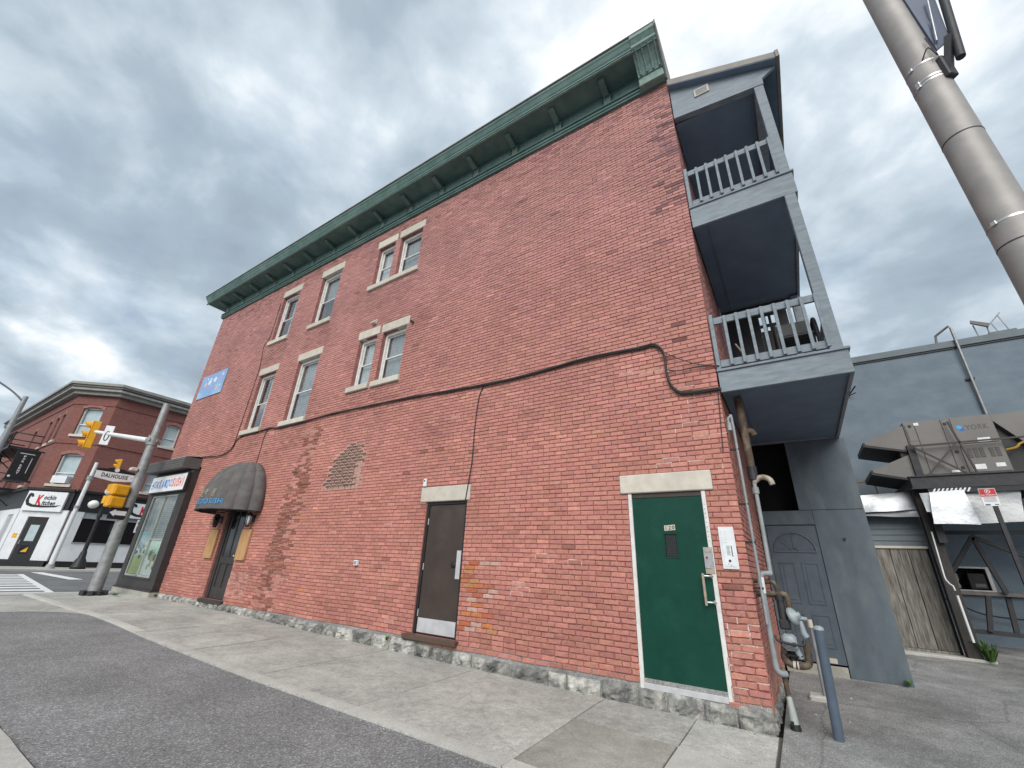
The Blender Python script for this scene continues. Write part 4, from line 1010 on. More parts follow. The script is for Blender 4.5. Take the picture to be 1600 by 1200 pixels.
def wire(label, P, r=0.006, y=-0.012):
    o = thing('wire', label, 'wire', (P[0][0], 0, P[0][1]), group='thin wires on the brick wall')
    m = MB(); m.tube(spline([(p[0], p[2] if len(p) > 2 else y, p[1]) for p in P], 5), r, 6); m.build('wire_run', MT['cable'], o)
wire('thin black wire dropping from the cable bundle to the brown door lintel', [(-4.12, 4.47), (-4.22, 4.2), (-4.26, 3.6), (-4.26, 3.0), (-4.29, 2.6, -.024), (-4.33, 2.25, -.024)], 0.010)
wire('thin black wire dropping from the cables to the dome awning', [(-12.0, 4.62), (-12.13, 4.45), (-12.14, 4.0), (-12.15, 3.6)], 0.010)
wire('thin wire running up beside the leftmost windows', [(-13.88, 4.25), (-13.86, 4.9), (-13.82, 5.8), (-13.80, 7.0), (-13.83, 7.8, -0.07), (-13.74, 8.3), (-13.72, 9.6)], 0.011)
wire('loose wires crossing to the lower balcony above the bundle', [(-0.66, 4.33, -.04), (-0.45, 4.16, -.05), (-0.26, 4.05, -.03), (-0.1, 3.99, -.03), (0.03, 3.96, -.01)], 0.006)
wire('lower wire looping from the bundle to the balcony rail', [(-0.64, 4.03, -.04), (-0.5, 3.98, -.04), (-0.30, 3.99, -.03), (-0.1, 3.975, -.03), (0.06, 3.95, -.01)], 0.009)
wire('thin wire down the rear corner of the wall above the green door', [(-0.01, 3.58, -.03), (-0.03, 3.3), (-0.055, 2.95), (-0.07, 2.72)], 0.006)
o = thing('vent_hood', 'small white vent hood above the narrow second floor window', 'vent', (-7.98, 0, 7.0))
m = MB(); m.box(-8.06, -7.90, -0.02, -0.001, 7.02, 7.17, 0.004); m.prism([(-8.05, -.02, 7.16), (-8.05, -.11, 7.05), (-8.05, -.11, 7.03), (-8.05, -.02, 7.03)], (0.14, 0, 0)); m.build('hood', MT['limestone'], o)
o = thing('pipe_stub', 'rusty pipe stub sticking out of the wall beside the second floor window', 'pipe', (-6.48, 0, 6.6))
m = MB(); m.tube([(-6.48, 0.0, 6.64), (-6.48, -0.09, 6.64)], 0.035, 10); m.tube([(-6.48, -0.0905, 6.64), (-6.48, -0.091, 6.64)], 0.028, 10, 1); m.build('stub', [MT['rust'], MT['black']], o)
o = thing('door_camera', 'slim white camera above the brown door lintel', 'camera', (-5.37, 0, 2.55))
m = MB(); m.box(-5.405, -5.325, -0.05, -0.002, 2.56, 2.715, 0.012); m.build('case', MT['pvcwhite'], o)
m = MB(); m.box(-5.38, -5.35, -0.053, -0.0505, 2.655, 2.685, 0.002); m.build('lens', MT['black'], o)
o = thing('outlet_box', 'small white outlet box low on the brick wall', 'outlet', (-6.99, 0, 1.1))
m = MB(); m.box(-7.04, -6.93, -0.06, -0.002, 1.10, 1.20, 0.008); m.build('box', MT['pvcwhite'], o)
m = MB(); m.box(-7.02, -6.95, -0.064, -0.0605, 1.12, 1.18, 0.002); m.build('cover', MT['conduit'], o)
# intercom
o = thing('intercom', 'white intercom panel on the bricks right of the green door', 'intercom', (-0.185, 0, 1.3))
m = MB(); m.box(-0.272, -0.098, -0.022, -0.001, 1.302, 1.782, 0.004); m.build('panel', MT['pvcwhite'], o)
m = MB(); m.box(-0.245, -0.125, -0.026, -0.0225, 1.33, 1.755, 0.003); fp_ = m.build('face_plate', MT['signwhite'], o)
m = MB()
for k in range(8): m.box(-0.205, -0.168, -0.0266, -0.0261, 1.455 + k * .014, 1.463 + k * .014, 0, 0)
for k in range(5): m.box(-0.222, -0.180, -0.0266, -0.0261, 1.60 + k * .03, 1.602 + k * .03, 0, 0)
m.build('name_strip', MT['conduit'], fp_)
m = MB()
for k in range(8): m.tube([(-0.146 - 0.004 * (k % 2), -0.026, 1.45 + k * .0155), (-0.146 - 0.004 * (k % 2), -0.031, 1.45 + k * .0155)], 0.006, 8)
m.build('call_buttons', MT['black'], fp_, kind='stuff')
m = MB(); m.tube([(-0.185, -0.026, 1.395), (-0.185, -0.033, 1.395)], 0.014, 14); m.tube([(-0.205, -0.026, 1.36), (-0.205, -0.029, 1.36)], 0.004, 8); m.tube([(-0.18, -0.026, 1.345), (-0.18, -0.029, 1.345)], 0.005, 8); m.build('key_switch', MT['darkiron'], fp_)

# ------------------------------------------------------------------ rear balconies
PX = 1.50
def balcony(zf, zb, zr, posts, lab):
    m = MB()
    m.box(0.02, PX, 0.02, 0.065, zb, zf - 0.03, 0.004)                                     # fascia boards
    m.box(PX - 0.045, PX, 0.066, 3.12, zb, zf - 0.03, 0.004); m.box(0.02, PX - 0.046, 3.08, 3.12, zb, zf - 0.03, 0.004)
    for xx in (0.30, 0.66, 1.02, 1.34):
        for zz in (zb + .06, zf - .09): m.tube([(xx, 0.0205, zz), (xx, 0.0175, zz)], 0.0055, 6, 0)
    m.box(0.012, PX + 0.025, -0.005, 3.14, zf - 0.0295, zf + 0.005, 0.004)
    b_ = m.build('balcony', MT['porch'], B, label=lab)
    m = MB(); m.box(0.021, PX - 0.046, 0.066, 3.079, zb + 0.035, zb + 0.05); m.box(0.24, 0.28, 0.067, 3.078, zb + 0.02, zb + 0.0345); m.build('balcony_soffit', MT['porch_shaded'], b_)
    # side railing
    zt = zf + 0.86
    for nm, a, c in (('top_rail', zt - 0.11, zt), ('bottom_rail', zf + 0.04, zf + 0.15)):
        m = MB(); m.box(0.075, PX - 0.17, 0.035, 0.073, a, c, 0.004); m.build(nm, MT['porch'], b_)
        m = MB(); m.box(PX - 0.075, PX - 0.037, 0.19, 2.95, a, c, 0.004); m.build(nm, MT['porch'], b_)
        m = MB(); m.box(0.075, PX - 0.17, 3.03, 3.068, a, c, 0.004); m.build(nm, MT['porch'], b_)
    base_ = MB(); base_.box(-0.02, 0.02, -0.02, 0.02, 0, 0.80, 0.003)
    first = None
    def bal(x, y):
        nonlocal first
        if first is None:
            first = base_.build('baluster', MT['porch'], b_, local=True); o = first
        else:
            o = first.copy(); COL.objects.link(o); o.parent = b_
        o.location = (x, y, zf + 0.045 - WM[B].translation.z); return o
    for k in range(8): bal(0.225 + k * 0.158, 0.0135)
    for k in range(15): bal(PX - 0.0165, 0.30 + k * 0.17)
    m = MB(); m.box(0.022, 0.074, 0.0, 0.07, zf + 0.006, zt + 0.05, 0.004); m.build('post', MT['porch'], b_)
    for (x0, x1, y0, y1, zz) in posts:
        m = MB(); m.box(x0, x1, y0, y1, zf + 0.0055, zz, 0.006); m.build('post', MT['porch'], b_)
    return b_
b1 = balcony(3.90, 3.56, 4.78, [(1.325, 1.465, 0.01, 0.15, 6.545), (1.325, 1.465, 2.95, 3.09, 6.545)], 'lower rear balcony with cluttered deck')
b2 = balcony(6.99, 6.55, 7.85, [(1.345, 1.485, 0.01, 0.15, 9.20), (1.345, 1.485, 2.95, 3.09, 9.20)], 'upper rear balcony under the sloping roof')
m = MB()
m.prism([(0.02, 0.0, 9.30), (PX - .005, 0.0, 9.10), (PX - .005, 0.0, 9.28), (0.02, 0.0, 9.47)], (0, 0.12, 0))
m.prism([(0.02, 2.99, 9.30), (PX - .005, 2.99, 9.10), (PX - .005, 2.99, 9.28), (0.02, 2.99, 9.47)], (0, 0.10, 0))
m.box(PX - .16, PX - .02, 0.125, 2.985, 9.10, 9.27, 0.004)
PR = m.build('porch_beam', MT['porch'], B)
m = MB(); m.prism([(0.02, 0.03, 9.475), (PX, 0.03, 9.285), (PX + .22, 0.03, 9.43), (0.02, 0.03, 10.19)], (0, 0.05, 0)); m.build('gable_board', MT['porch'], PR)
m = MB(); m.prism([(0.02, 0.125, 9.24), (PX - .165, 0.125, 9.24), (PX - .165, 2.985, 9.24), (0.02, 2.985, 9.24)], (0, 0, 0.02)); m.build('porch_ceiling', MT['porch_shaded'], PR)
m = MB(); m.prism([(0.012, -0.10, 10.20), (1.76, -0.10, 9.463), (1.76, -0.10, 9.603), (0.012, -0.10, 10.36)], (0, 3.4, 0)); m.box(1.745, 1.80, -0.12, 3.32, 9.44, 9.615, 0.004)
PF = m.build('porch_roof', MT['flash'], B)
m = MB(); m.prism([(0.03, -0.095, 10.19), (1.74, -0.095, 9.462), (1.74, -0.095, 9.449), (0.03, -0.095, 10.175)], (0, 3.38, 0)); m.build('roof_soffit', MT['porch_shaded'], PF)
m = MB(); m.box(0.43, 0.69, 0.008, 0.029, 9.62, 9.82, 0.004)
V_ = m.build('gable_vent', MT['limestone'], B)
m = MB()
for k in range(6): m.box(0.46, 0.66, 0.004, 0.0075, 9.645 + k * .026, 9.66 + k * .026)
m.build('louvre', MT['conduit'], V_)
# far end of the lower balcony: old boards with gaps
m = MB()
for k, (x0, x1, z0, z1) in enumerate([(0.06, 0.70, 3.95, 6.50), (0.701, 1.20, 3.95, 5.84), (0.701, 1.20, 5.93, 6.00), (0.701, 1.20, 6.19, 6.50), (0.76, 0.82, 5.841, 5.929), (0.865, 0.92, 5.841, 5.929), (0.985, 1.20, 5.841, 5.929), (0.765, 0.82, 6.001, 6.189), (0.865, 0.915, 6.001, 6.189), (0.98, 1.20, 6.001, 6.189)]):
    m.box(x0, x1, 2.90, 2.92, z0, z1)
m.build('end_boards', MT['darkiron'], b1)
o = thing('patio_chair', 'dark patio chair with curved arms behind the lower balcony railing', 'chair', (1.05, 0.55, 3.905))
m = MB()
for dx in (-.23, .23):
    m.tube(spline([(1.05 + dx, 0.25, 3.91), (1.05 + dx, 0.27, 4.36), (1.05 + dx, 0.36, 4.56), (1.05 + dx, 0.62, 4.56), (1.05 + dx, 0.78, 4.40), (1.05 + dx, 0.82, 3.91)], 5), 0.026, 8); m.build('arm_frame', MT['black'], o); m = MB()
pass
m = MB(); m.box(0.83, 1.27, 0.27, 0.76, 4.28, 4.36, 0.03); m.build('seat', MT['black'], o)
m = MB(); m.prism([(0.84, 0.76, 4.36), (1.26, 0.76, 4.36), (1.24, 0.90, 4.85), (0.86, 0.90, 4.85)], (0, 0.04, 0)); m.build('backrest', MT['black'], o)
o = thing('storage_box', 'dark storage box on the lower balcony deck beside the chair', 'box', (0.62, 1.2, 3.905))
m = MB(); m.box(0.42, 0.82, 0.9, 1.5, 3.91, 4.36, 0.02); m.build('body', MT['darkiron'], o)
m = MB(); m.box(0.41, 0.83, 0.89, 1.51, 4.361, 4.40, 0.012); m.build('lid', MT['black'], o)
o = thing('white_stick', 'thin pale stick leaning behind the lower balcony railing', 'stick', (0.48, 0.3, 3.905))
m = MB(); m.tube([(0.50, 0.26, 3.91), (0.29, 0.42, 4.45)], 0.013, 7); m.build('stick', MT['lettertan'], o)
# ------------------------------------------------------------------ enclosed stair under the balconies
YE = 3.10
m = MB()
m.box(0.845, 1.56, YE, YE + 0.05, -0.10, 2.335, 0.003); m.box(0.66, 1.56, YE, YE + 0.05, 2.342, 3.555, 0.003); m.box(0.012, 0.842, YE, YE + 0.05, 2.10, 2.335, 0.003)
m.box(0.012, 0.10, YE, YE + 0.05, 0.0, 2.098, 0.003)
m.box(1.51, 1.56, YE + 0.0505, 5.2, -0.10, 3.555, 0.003)
m.box(0.846, 1.559, YE + 0.001, YE + 0.049, -0.25, -0.10)
EN = m.build('stair_enclosure', MT['stucco_side'], B, label='slate grey boarded stair enclosure')
m = MB(); m.box(0.0, 1.5, 5.15, 5.2, -0.1, 3.6); m.box(0.0, 1.5, YE + .06, 5.15, 3.58, 3.6); m.box(0.012, 1.5, YE + 0.4, YE + 0.42, -0.1, 3.57); m.build('dark_stairwell', MT['void'], EN)
m = MB(); m.tube([(1.20, YE - .001, 1.87), (1.20, YE - .03, 1.87)], 0.02, 10); m.build('knob', MT['darkiron'], EN)
dr = MB(); a, b, z0, z1 = 0.105, 0.838, 0.05, 2.088; Y = YE + 0.012
dr.box(a, b, Y, Y + 0.035, z0, z1, 0.003)
D2 = dr.build('door', MT['grey_door'], B, label='slate grey six panel door with a fan window')
cx = (a + b) / 2
for (pa, pb, pc, pd) in ((a + .09, cx - .045, .86, 1.49), (cx + .045, b - .08, .86, 1.49), (a + .09, cx - .045, .26, .72), (cx + .045, b - .08, .26, .72)):
    m = MB()
    for q in ((pa, pb, pc, pc + .022), (pa, pb, pd - .022, pd), (pa, pa + .022, pc + .022, pd - .022), (pb - .022, pb, pc + .022, pd - .022)): m.box(q[0], q[1], Y - 0.009, Y - 0.0005, q[2], q[3], 0.004)
    m.box(pa + .055, pb - .055, Y - .007, Y - .0005, pc + .055, pd - .055, 0.006)
    m.build('door_panel', MT['grey_door'], D2)
fr = 0.285; fz = 1.66
for k in range(4):
    m = MB(); t0, t1 = k * math.pi / 4 + .07, (k + 1) * math.pi / 4 - .07
    P = [(cx + .07 * math.cos(t), Y - .006, fz + .07 * math.sin(t) + .02) for t in lin(t1, t0, 4)] + [(cx + fr * math.cos(t), Y - .006, fz + .98 * fr * math.sin(t) + .02) for t in lin(t0, t1, 6)]
    m.prism(P, (0, 0.0055, 0)); m.build('fan_pane', mat('grey_glass', (0.09, 0.11, 0.135), None, 5, 0.2) if k == 0 else bpy.data.materials['grey_glass'], D2)
m = MB()
arc = [(cx + (fr + .02) * math.cos(t), Y - .006, fz + (fr + .02) * math.sin(t)) for t in lin(0, math.pi, 17)]
m.tube(arc, 0.014, 6); m.bar((cx - fr - .03, Y - .006, fz), (cx + fr + .03, Y - .006, fz), .02, .024)
for k in range(1, 4): m.bar((cx + .05 * math.cos(k * .785), Y - .007, fz + .05 * math.sin(k * .785)), (cx + fr * math.cos(k * .785), Y - .007, fz + fr * math.sin(k * .785)), .02, .022)
m.tube([(cx + .06 * math.cos(t), Y - .007, fz + .06 * math.sin(t)) for t in lin(0, math.pi, 8)], 0.012, 6)
m.build('fan_frame', MT['grey_door'], D2)
m = MB(); m.box(0.03, 0.83, YE - 0.05, YE + 0.01, -0.12, 0.03, 0.006); m.build('door_step', MT['concrete_old'], B)
m = MB(); m.box(0.50, 0.72, YE + 0.004, YE + 0.0115, 0.06, 0.13, 0.003); m.build('scuffed_plate', MT['limestone'], D2)
# ------------------------------------------------------------------ pipes and gas meter at the rear corner
o = thing('electrical_conduit', 'thin grey conduit with a top elbow fixed to the rear brick corner', 'conduit', (0.08, 0.09, 0.2))
m = MB(); m.tube(spline([(0.045, .075, 3.12), (0.045, .075, 3.185), (0.07, .08, 3.205), (0.088, .09, 3.17), (0.09, .09, 2.4), (0.085, .09, 1.25), (0.082, .09, 0.75)], 6), 0.017, 10); m.build('pipe_run', MT['conduit'], o)
m = MB(); m.tube([(0.045, .075, 3.02), (0.045, .075, 3.13)], 0.030, 10); m.build('junction_fitting', MT['gasgrey'], o)
m = MB()
for z in (2.75, 2.05, 1.6, 1.1): m = MB(); m.box(0.0, 0.11, .075, .105, z, z + .025, 0.003); m.build('strap', MT['black'], o)
o = thing('vent_stack', 'rusty brown vent pipe with a curved outlet under the lower balcony', 'pipe', (0.21, 0.33, 1.2))
m = MB(); m.tube([(0.19, .38, 3.56), (0.195, .36, 3.0), (0.20, .34, 2.56)], [0.055, 0.05, 0.045], 12); m.tube(spline([(0.19, .38, 3.05), (0.27, .38, 3.07), (0.31, .38, 3.0)], 6), 0.042, 10); m.build('upper_pipe', MT['rust'], o)
m = MB(); m.tube([(0.20, .34, 2.57), (0.20, .34, 2.40)], 0.058, 12); m.build('rubber_coupling', MT['darkiron'], o)
m = MB(); m.tube(spline([(0.20, .34, 2.37), (0.27, .33, 2.42), (0.33, .32, 2.42), (0.385, .31, 2.38), (0.40, .31, 2.32)], 6), 0.034, 12); m.build('outlet', mat('stained_pipe', (0.46, 0.42, 0.36), (0.20, 0.14, 0.09), 11, 0.55, 0.2, 40), o)
m = MB(); m.tube([(0.20, .34, 2.40), (0.20, .32, 1.9), (0.195, .26, 1.27)], 0.025, 10); m.tube([(0.2, .34, 2.30), (0.2, .34, 2.22)], 0.04, 10); m.build('lower_pipe', MT['conduit'], o)
o = thing('drain_pipe', 'thick pale grey pipe with elbows beside the gas meter', 'pipe', (0.09, 0.2, 0.25))
m = MB(); m.tube(spline([(0.20, .25, 1.275), (0.15, .22, 1.275), (0.105, .2, 1.26), (0.088, .19, 1.20), (0.085, .19, 1.05)], 6), 0.030, 12); m.tube([(0.085, .19, 1.07), (0.085, .18, 0.36)], 0.031, 12)
m.tube(spline([(0.085, .18, 0.37), (0.09, .18, 0.31), (0.12, .2, 0.275), (0.17, .24, 0.27)], 6), 0.033, 12); m.build('pipe_run', MT['conduit'], o)
m = MB(); m.tube([(0.088, .192, 1.23), (0.085, .188, 1.06)], 0.036, 12); m.build('collar', MT['pvcwhite'], o)
gm = thing('gas_meter', 'grey gas meter set of rusty pipes and regulator by the building corner', 'gas meter', (0.26, 0.3, -0.1))
m = MB()
m.tube(spline([(0.0, .3, 1.19), (0.12, .3, 1.18), (0.19, .3, 1.19), (0.225, .3, 1.14), (0.23, .3, 1.08)], 5), 0.024, 10); m.build('rusty_pipe', MT['rust'], gm); m = MB()
m.tube(spline([(0.0, .32, 1.05), (0.14, .32, 1.05), (0.24, .3, 1.06), (0.305, .3, 1.05), (0.32, .3, 0.98), (0.32, .3, 0.9)], 5), 0.032, 12); m.build('rusty_pipe', MT['rust'], gm); m = MB()
m.tube(spline([(0.20, .28, 0.52), (0.18, .28, 0.42), (0.23, .28, 0.365), (0.33, .28, 0.36), (0.395, .28, 0.385), (0.41, .28, 0.47), (0.41, .28, 0.6)], 5), 0.036, 12); m.build('rusty_pipe', MT['rust'], gm); m = MB()
m.tube([(0.14, .26, 0.32), (0.15, .26, 0.08)], 0.026, 10); m.build('rusty_pipe', MT['rust'], gm)
m = MB(); m.tube(spline([(0.135, .14, 0.64), (0.15, .12, 0.60), (0.21, .11, 0.585), (0.30, .11, 0.575), (0.39, .12, 0.58), (0.405, .14, 0.63)], 5), 0.013, 8); m.tube([(0.29, .11, .575), (0.32, .11, .575)], 0.02, 8); m.build('small_pipe', MT['darkiron'], gm)
m = MB(); m.tube([(0.24, .3, 1.02), (0.245, .3, 0.70)], [0.038, 0.05], 12); m.tube([(0.235, .3, 1.05), (0.238, .3, 0.99)], 0.048, 10)
m.box(0.19, 0.30, .24, .36, 0.70, 0.80, 0.015); m.build('shutoff_valve', MT['darkiron'], gm)
m = MB(); m.lathe([(0.02, -.05), (0.085, -.035), (0.095, -.02), (0.095, .0), (0.085, .02), (0.03, .05), (0.03, .07)], 18, M=Matrix.Translation((0.345, .28, 0.84)) @ Matrix.Rotation(R(70), 4, 'Y') @ Matrix.Rotation(R(15), 4, 'X'))
m.tube([(0.36, .28, 0.83), (0.47, .27, 0.82)], 0.022, 10); m.tube([(0.40, .28, .80), (0.41, .28, .68), (0.43, .28, .64)], [0.02, 0.035, 0.035], 10); m.build('regulator', MT['gasgrey'], gm)
m = MB(); m.box(0.19, 0.33, .17, .33, 0.50, 0.66, 0.03); m.lathe([(0.062, 0), (0.062, .03), (0.05, .04)], 16, M=Matrix.Translation((0.26, .172, 0.60)) @ Matrix.Rotation(R(90), 4, 'X')); m.tube([(0.31, .25, .52), (0.33, .25, .46), (0.35, .24, .43)], [0.03, 0.034, 0.02], 10); m.build('meter_body', MT['gasgrey'], gm)
m = MB(); m.tube([(0.27, .3, 0.5), (0.26, .3, 0.40)], 0.045, 12); m.box(0.2, .36, .22, .38, .44, .47, .01); m.build('union_fitting', MT['black'], gm)
m = MB(); m.tube([(0.25, .27, .365), (0.275, .27, .362)], 0.042, 12); m.tube([(0.29, .27, .362), (0.305, .27, .362)], 0.042, 12); m.build('tape_band', MT['limestone'], gm)
o = thing('pipe_sleeve', 'small pale tapered sleeve round the pipe foot at the building corner', 'sleeve', (0.155, 0.24, -0.19))
m = MB(); m.tube([(0.152, .25, 0.06), (0.155, .24, 0.02), (0.165, .23, -0.20)], [0.026, 0.030, 0.046], 14); m.build('sleeve', mat('sage_plastic', (0.36, 0.40, 0.375), (0.28, 0.31, 0.29), 9, 0.5), o)
m = MB(); m.tube([(0.1635, .231, -0.17), (0.1665, .2295, -0.225)], [0.046, 0.052], 14); m.box(0.13, 0.16, .181, .184, -.18, -.14); m.build('base_ring', MT['black'], o)

o = thing('bollard', 'slate blue steel bollard with a domed white cap standing in the alley', 'bollard', (0.525, 0.18, H(0.5, 0.18)))
m = MB(); m.tube([(0.526, .18, -0.26), (0.557, .18, 0.735)], 0.046, 20); m.build('post', MT['bollard'], o)
m = MB(); m.tube([(0.557, .18, 0.7355), (0.558, .18, 0.762), (0.5585, .18, 0.775)], [0.049, 0.044, 0.02], 20); m.build('cap', MT['gasgrey'], o)
o = thing('thin_post', 'thin galvanised post on a concrete foot behind the slate bollard', 'post', (0.475, 1.6, H(0.5, 1.6)))
m = MB(); m.tube([(0.472, 1.6, -0.2), (0.478, 1.6, 0.73)], 0.020, 12); m.build('post', MT['galv'], o)
m = MB(); m.tube([(0.478, 1.6, 0.64), (0.478, 1.6, 0.735)], 0.03, 12); m.build('collar', MT['limestone'], o)
m = MB(); m.box(0.30, 0.56, 1.5, 1.75, -0.2, -0.115, 0.02); m.build('concrete_foot', MT['concrete_new'], o)
for k in (0, 1, 3, 4, 7):                                    # bits of litter and rubble
    x, y = [(0.35, 0.9), (0.62, 1.3), (0.30, 0.65), (0.42, 0.35), (0.75, 1.9), (0.28, 1.15), (0.9, 2.6), (0.66, 0.85), (1.2, 2.7)][k]
    lab = ['white pebble beside the pipe sleeve in the alley', 'pale pebble in front of the grey door step', 'grey pebble near the brick corner', 'small stone lying between pipe sleeve and bollard', 'pale stone right of the thin post', 'flat chip of stone under the gas meter', 'pale chip of rubble in front of the grey enclosure', 'grey stone behind the slate bollard', 'small chip of stone by the grey panel foot'][k]
    o = MB(); s_ = random.uniform(.008, .015)
    o.ball((x, y, H(x, y) + s_ * .6), s_, 7, 5, 0.7); o.v = [(a + random.uniform(-1, 1) * s_ * .15, b + random.uniform(-1, 1) * s_ * .15, c) for a, b, c in o.v]
    o.build('pebble', MT['limestone'] if k % 2 == 0 else MT['stone'], loc=(x, y, H(x, y)), label=lab, cat='pebble', group='stones scattered in the alley')

# ------------------------------------------------------------------ alley: fence, shed siding, steel stand, air handler
fe = thing('board_fence', 'weathered grey board fence beside the stair enclosure', 'fence', (2.1, 6.2, 0.05))
fx = [1.28, 1.57, 1.86, 2.13, 2.42, 2.72]
for a, b in zip(fx, fx[1:]):
    m = MB(); n = 5; dy = random.uniform(-.006, .006)
    for i in range(n):
        z0 = 0.11 + (1.90 - 0.11) * i / n; z1 = 0.11 + (1.90 - 0.11) * (i + 1) / n
        m.box(a + .006, b - .006, 6.2 + dy, 6.225 + dy, z0, z1)
    m.build('plank', MT['plank'], fe, loc=((a + b) / 2, 6.2, 0.11))
m = MB(); m.box(1.3, 2.74, 6.17, 6.26, 1.905, 1.955, 0.005); m.build('cap_rail', MT['limestone'], fe)
m = MB(); m.box(1.3, 2.70, 6.14, 6.2, 0.055, 0.105, 0.005); m.build('base_rail', MT['plank'], fe)
m = MB(); m.box(1.3, 3.1, 5.85, 6.15, 0.0, 0.062, 0.015); tag(m.build('concrete_strip', MT['concrete_new']), kind='structure')
sd = thing('shed_wall', 'blue grey lap sided shed wall above the board fence', 'wall', (2.1, 6.32, 1.95))
for k in range(6):
    m = MB(); z = 1.95 + k * 0.118
    m.prism([(1.2, 6.30, z), (1.2, 6.32, z + .125), (1.2, 6.34, z + .125), (1.2, 6.34, z)], (1.58, 0, 0)); m.build('siding_board', MT['siding'], sd, loc=(2.0, 6.3, z))
m = MB(); m.box(1.2, 2.78, 6.342, 6.4, 0.05, 2.9); m.build('back_panel', MT['void'], sd)
def sheet_foil(name, label, P, parent_loc, sag=0.03, th=0.006, mt='foil'):
    o = thing(name, label, 'foil sheet', parent_loc, group='silver foil sheets in the alley'); m = MB(); nu, nv = 14, 8; vs = []
    a, b, c, d = [Vector(p) for p in P]              # top left, top right, bottom right, bottom left
    for i in range(nu + 1):
        for j in range(nv + 1):
            u, v = i / nu, j / nv; p = (a * (1 - u) + b * u) * (1 - v) + (d * (1 - u) + c * u) * v
            n = noise.noise(Vector((p.x * 2.3, p.z * 3.1, a.x * 7))); n2 = noise.noise(Vector((p.x * 7, p.z * 6, a.x * 3)))
            vs.append((p.x + .01 * n2, p.y - sag * (n + 0.35 * n2) - sag * 1.2 * v * v, p.z + 0.012 * n * (1 if j == nv else .4)))
    m.add(vs, [(i * (nv + 1) + j, i * (nv + 1) + j + 1, (i + 1) * (nv + 1) + j + 1, (i + 1) * (nv + 1) + j) for i in range(nu) for j in range(nv)], 0, True)
    k = len(vs); m.add([(x, y + th, z) for x, y, z in vs], [(i * (nv + 1) + j, (i + 1) * (nv + 1) + j, (i + 1) * (nv + 1) + j + 1, i * (nv + 1) + j + 1) for i in range(nu) for j in range(nv)], 0, True)
    m.build('sheet', MT[mt], o); return o
sheet_foil('foil_sheet', 'silver foil sheet covering the shed eaves above the siding', [(1.75, 6.22, 3.0), (2.76, 6.22, 3.05), (2.80, 6.10, 2.66), (1.78, 6.10, 2.62)], (2.2, 6.2, 2.6))
sheet_foil('foil_sheet', 'crumpled narrow foil edge drooping under the shed eaves', [(1.78, 6.16, 2.60), (2.84, 6.12, 2.66), (2.90, 6.08, 2.50), (1.80, 6.12, 2.55)], (2.3, 6.15, 2.5), 0.05)
sheet_foil('foil_sheet', 'large bright foil sheet hung below the platform beside the steel post', [(2.92, 5.55, 2.93), (3.42, 5.55, 2.95), (3.46, 5.5, 2.30), (2.82, 5.5, 2.32)], (3.1, 5.5, 2.3), 0.015)
sheet_foil('foil_sheet', 'small folded foil strip left of the large bright sheet', [(2.78, 5.62, 2.92), (2.93, 5.6, 2.92), (2.91, 5.6, 2.55), (2.80, 5.62, 2.56)], (2.85, 5.6, 2.5), 0.02)
sheet_foil('foil_sheet', 'grey foil sheet hung behind the red sign', [(3.42, 5.72, 3.0), (4.22, 5.72, 3.02), (4.08, 5.68, 2.36), (3.38, 5.68, 2.33)], (3.8, 5.7, 2.3), 0.02, mt='foil_grey')
st = thing('steel_stand', 'dark steel stand with posts and cross braces carrying the air handler', 'platform', (3.5, 6.3, 0.1))
m = MB(); m.box(2.75, 2.95, 5.90, 6.10, 0.05, 4.10, 0.004); m.build('post', mat('brown_black_timber', (0.055, 0.050, 0.047), (0.038, 0.035, 0.034), 5, 0.8, 0.3, 30, stretch=(8, 8, 1)), st)
m = MB(); m.box(2.87, 2.99, 5.80, 5.88, 2.0, 3.95); m.build('post', MT['darkiron'], st)
m = MB(); m.box(6.2, 6.4, 5.90, 6.10, 0.05, 3.2, 0.004); m.build('post', MT['darkiron'], st)
for nm, q in (('front_beam', (2.72, 7.0, 5.66, 5.76, 3.03, 3.25)), ('rear_beam', (2.72, 7.0, 7.4, 7.5, 3.03, 3.25)), ('end_beam', (2.72, 2.84, 5.761, 7.399, 3.05, 3.24)), ('cross_beam', (4.6, 4.7, 5.761, 7.399, 3.05, 3.24))):
    m = MB(); m.box(*q, 0.004)
    if nm == 'front_beam': m.box(2.70, 7.0, 5.63, 5.78, 3.2505, 3.27); m.box(2.70, 7.0, 5.63, 5.78, 3.01, 3.0295)
    m.build(nm, MT['darkiron'], st)
m = MB()
for k in range(60): m.bar((2.9 + k * .068, 5.85, 3.0), (2.9 + k * .068, 7.38, 3.0), 0.02, 0.04)
m.build('grating', MT['darkiron'], st, kind='stuff')
for k in range(9):  # white bars painted in for sky light showing through the grating edge
    m = MB(); x = 2.98 + k * 0.062; m.prism([(x, 5.628, 2.925), (x + .03, 5.628, 2.925), (x + .075, 5.628, 3.0), (x + .045, 5.628, 3.0)], (0, 0.006, 0)); m.build('sky_gap_stripe', MT['signwhite'], st)
m = MB(); m.box(2.93, 7.0, 5.64, 5.66, 2.915, 3.009); m.build('stripe_board', MT['black'], st)
for nm, p, q in (('brace', (3.62, 6.9, 2.20), (2.98, 6.9, 1.30)), ('brace', (3.62, 6.9, 2.18), (3.80, 6.9, 1.15)), ('brace', (3.62, 6.92, 2.20), (5.2, 6.92, 1.30)), ('support', (3.55, 7.0, 1.1), (3.40, 7.0, 0.45)), ('support', (3.85, 7.1, 1.1), (3.78, 7.1, 0.42)), ('foot_rail', (3.0, 7.05, 0.44), (3.9, 7.05, 0.42)), ('head_rail', (2.95, 6.95, 2.28), (6.3, 6.95, 2.28))):
    m = MB(); m.bar(p, q, 0.075, 0.075); m.build(nm, MT['darkiron'], st)
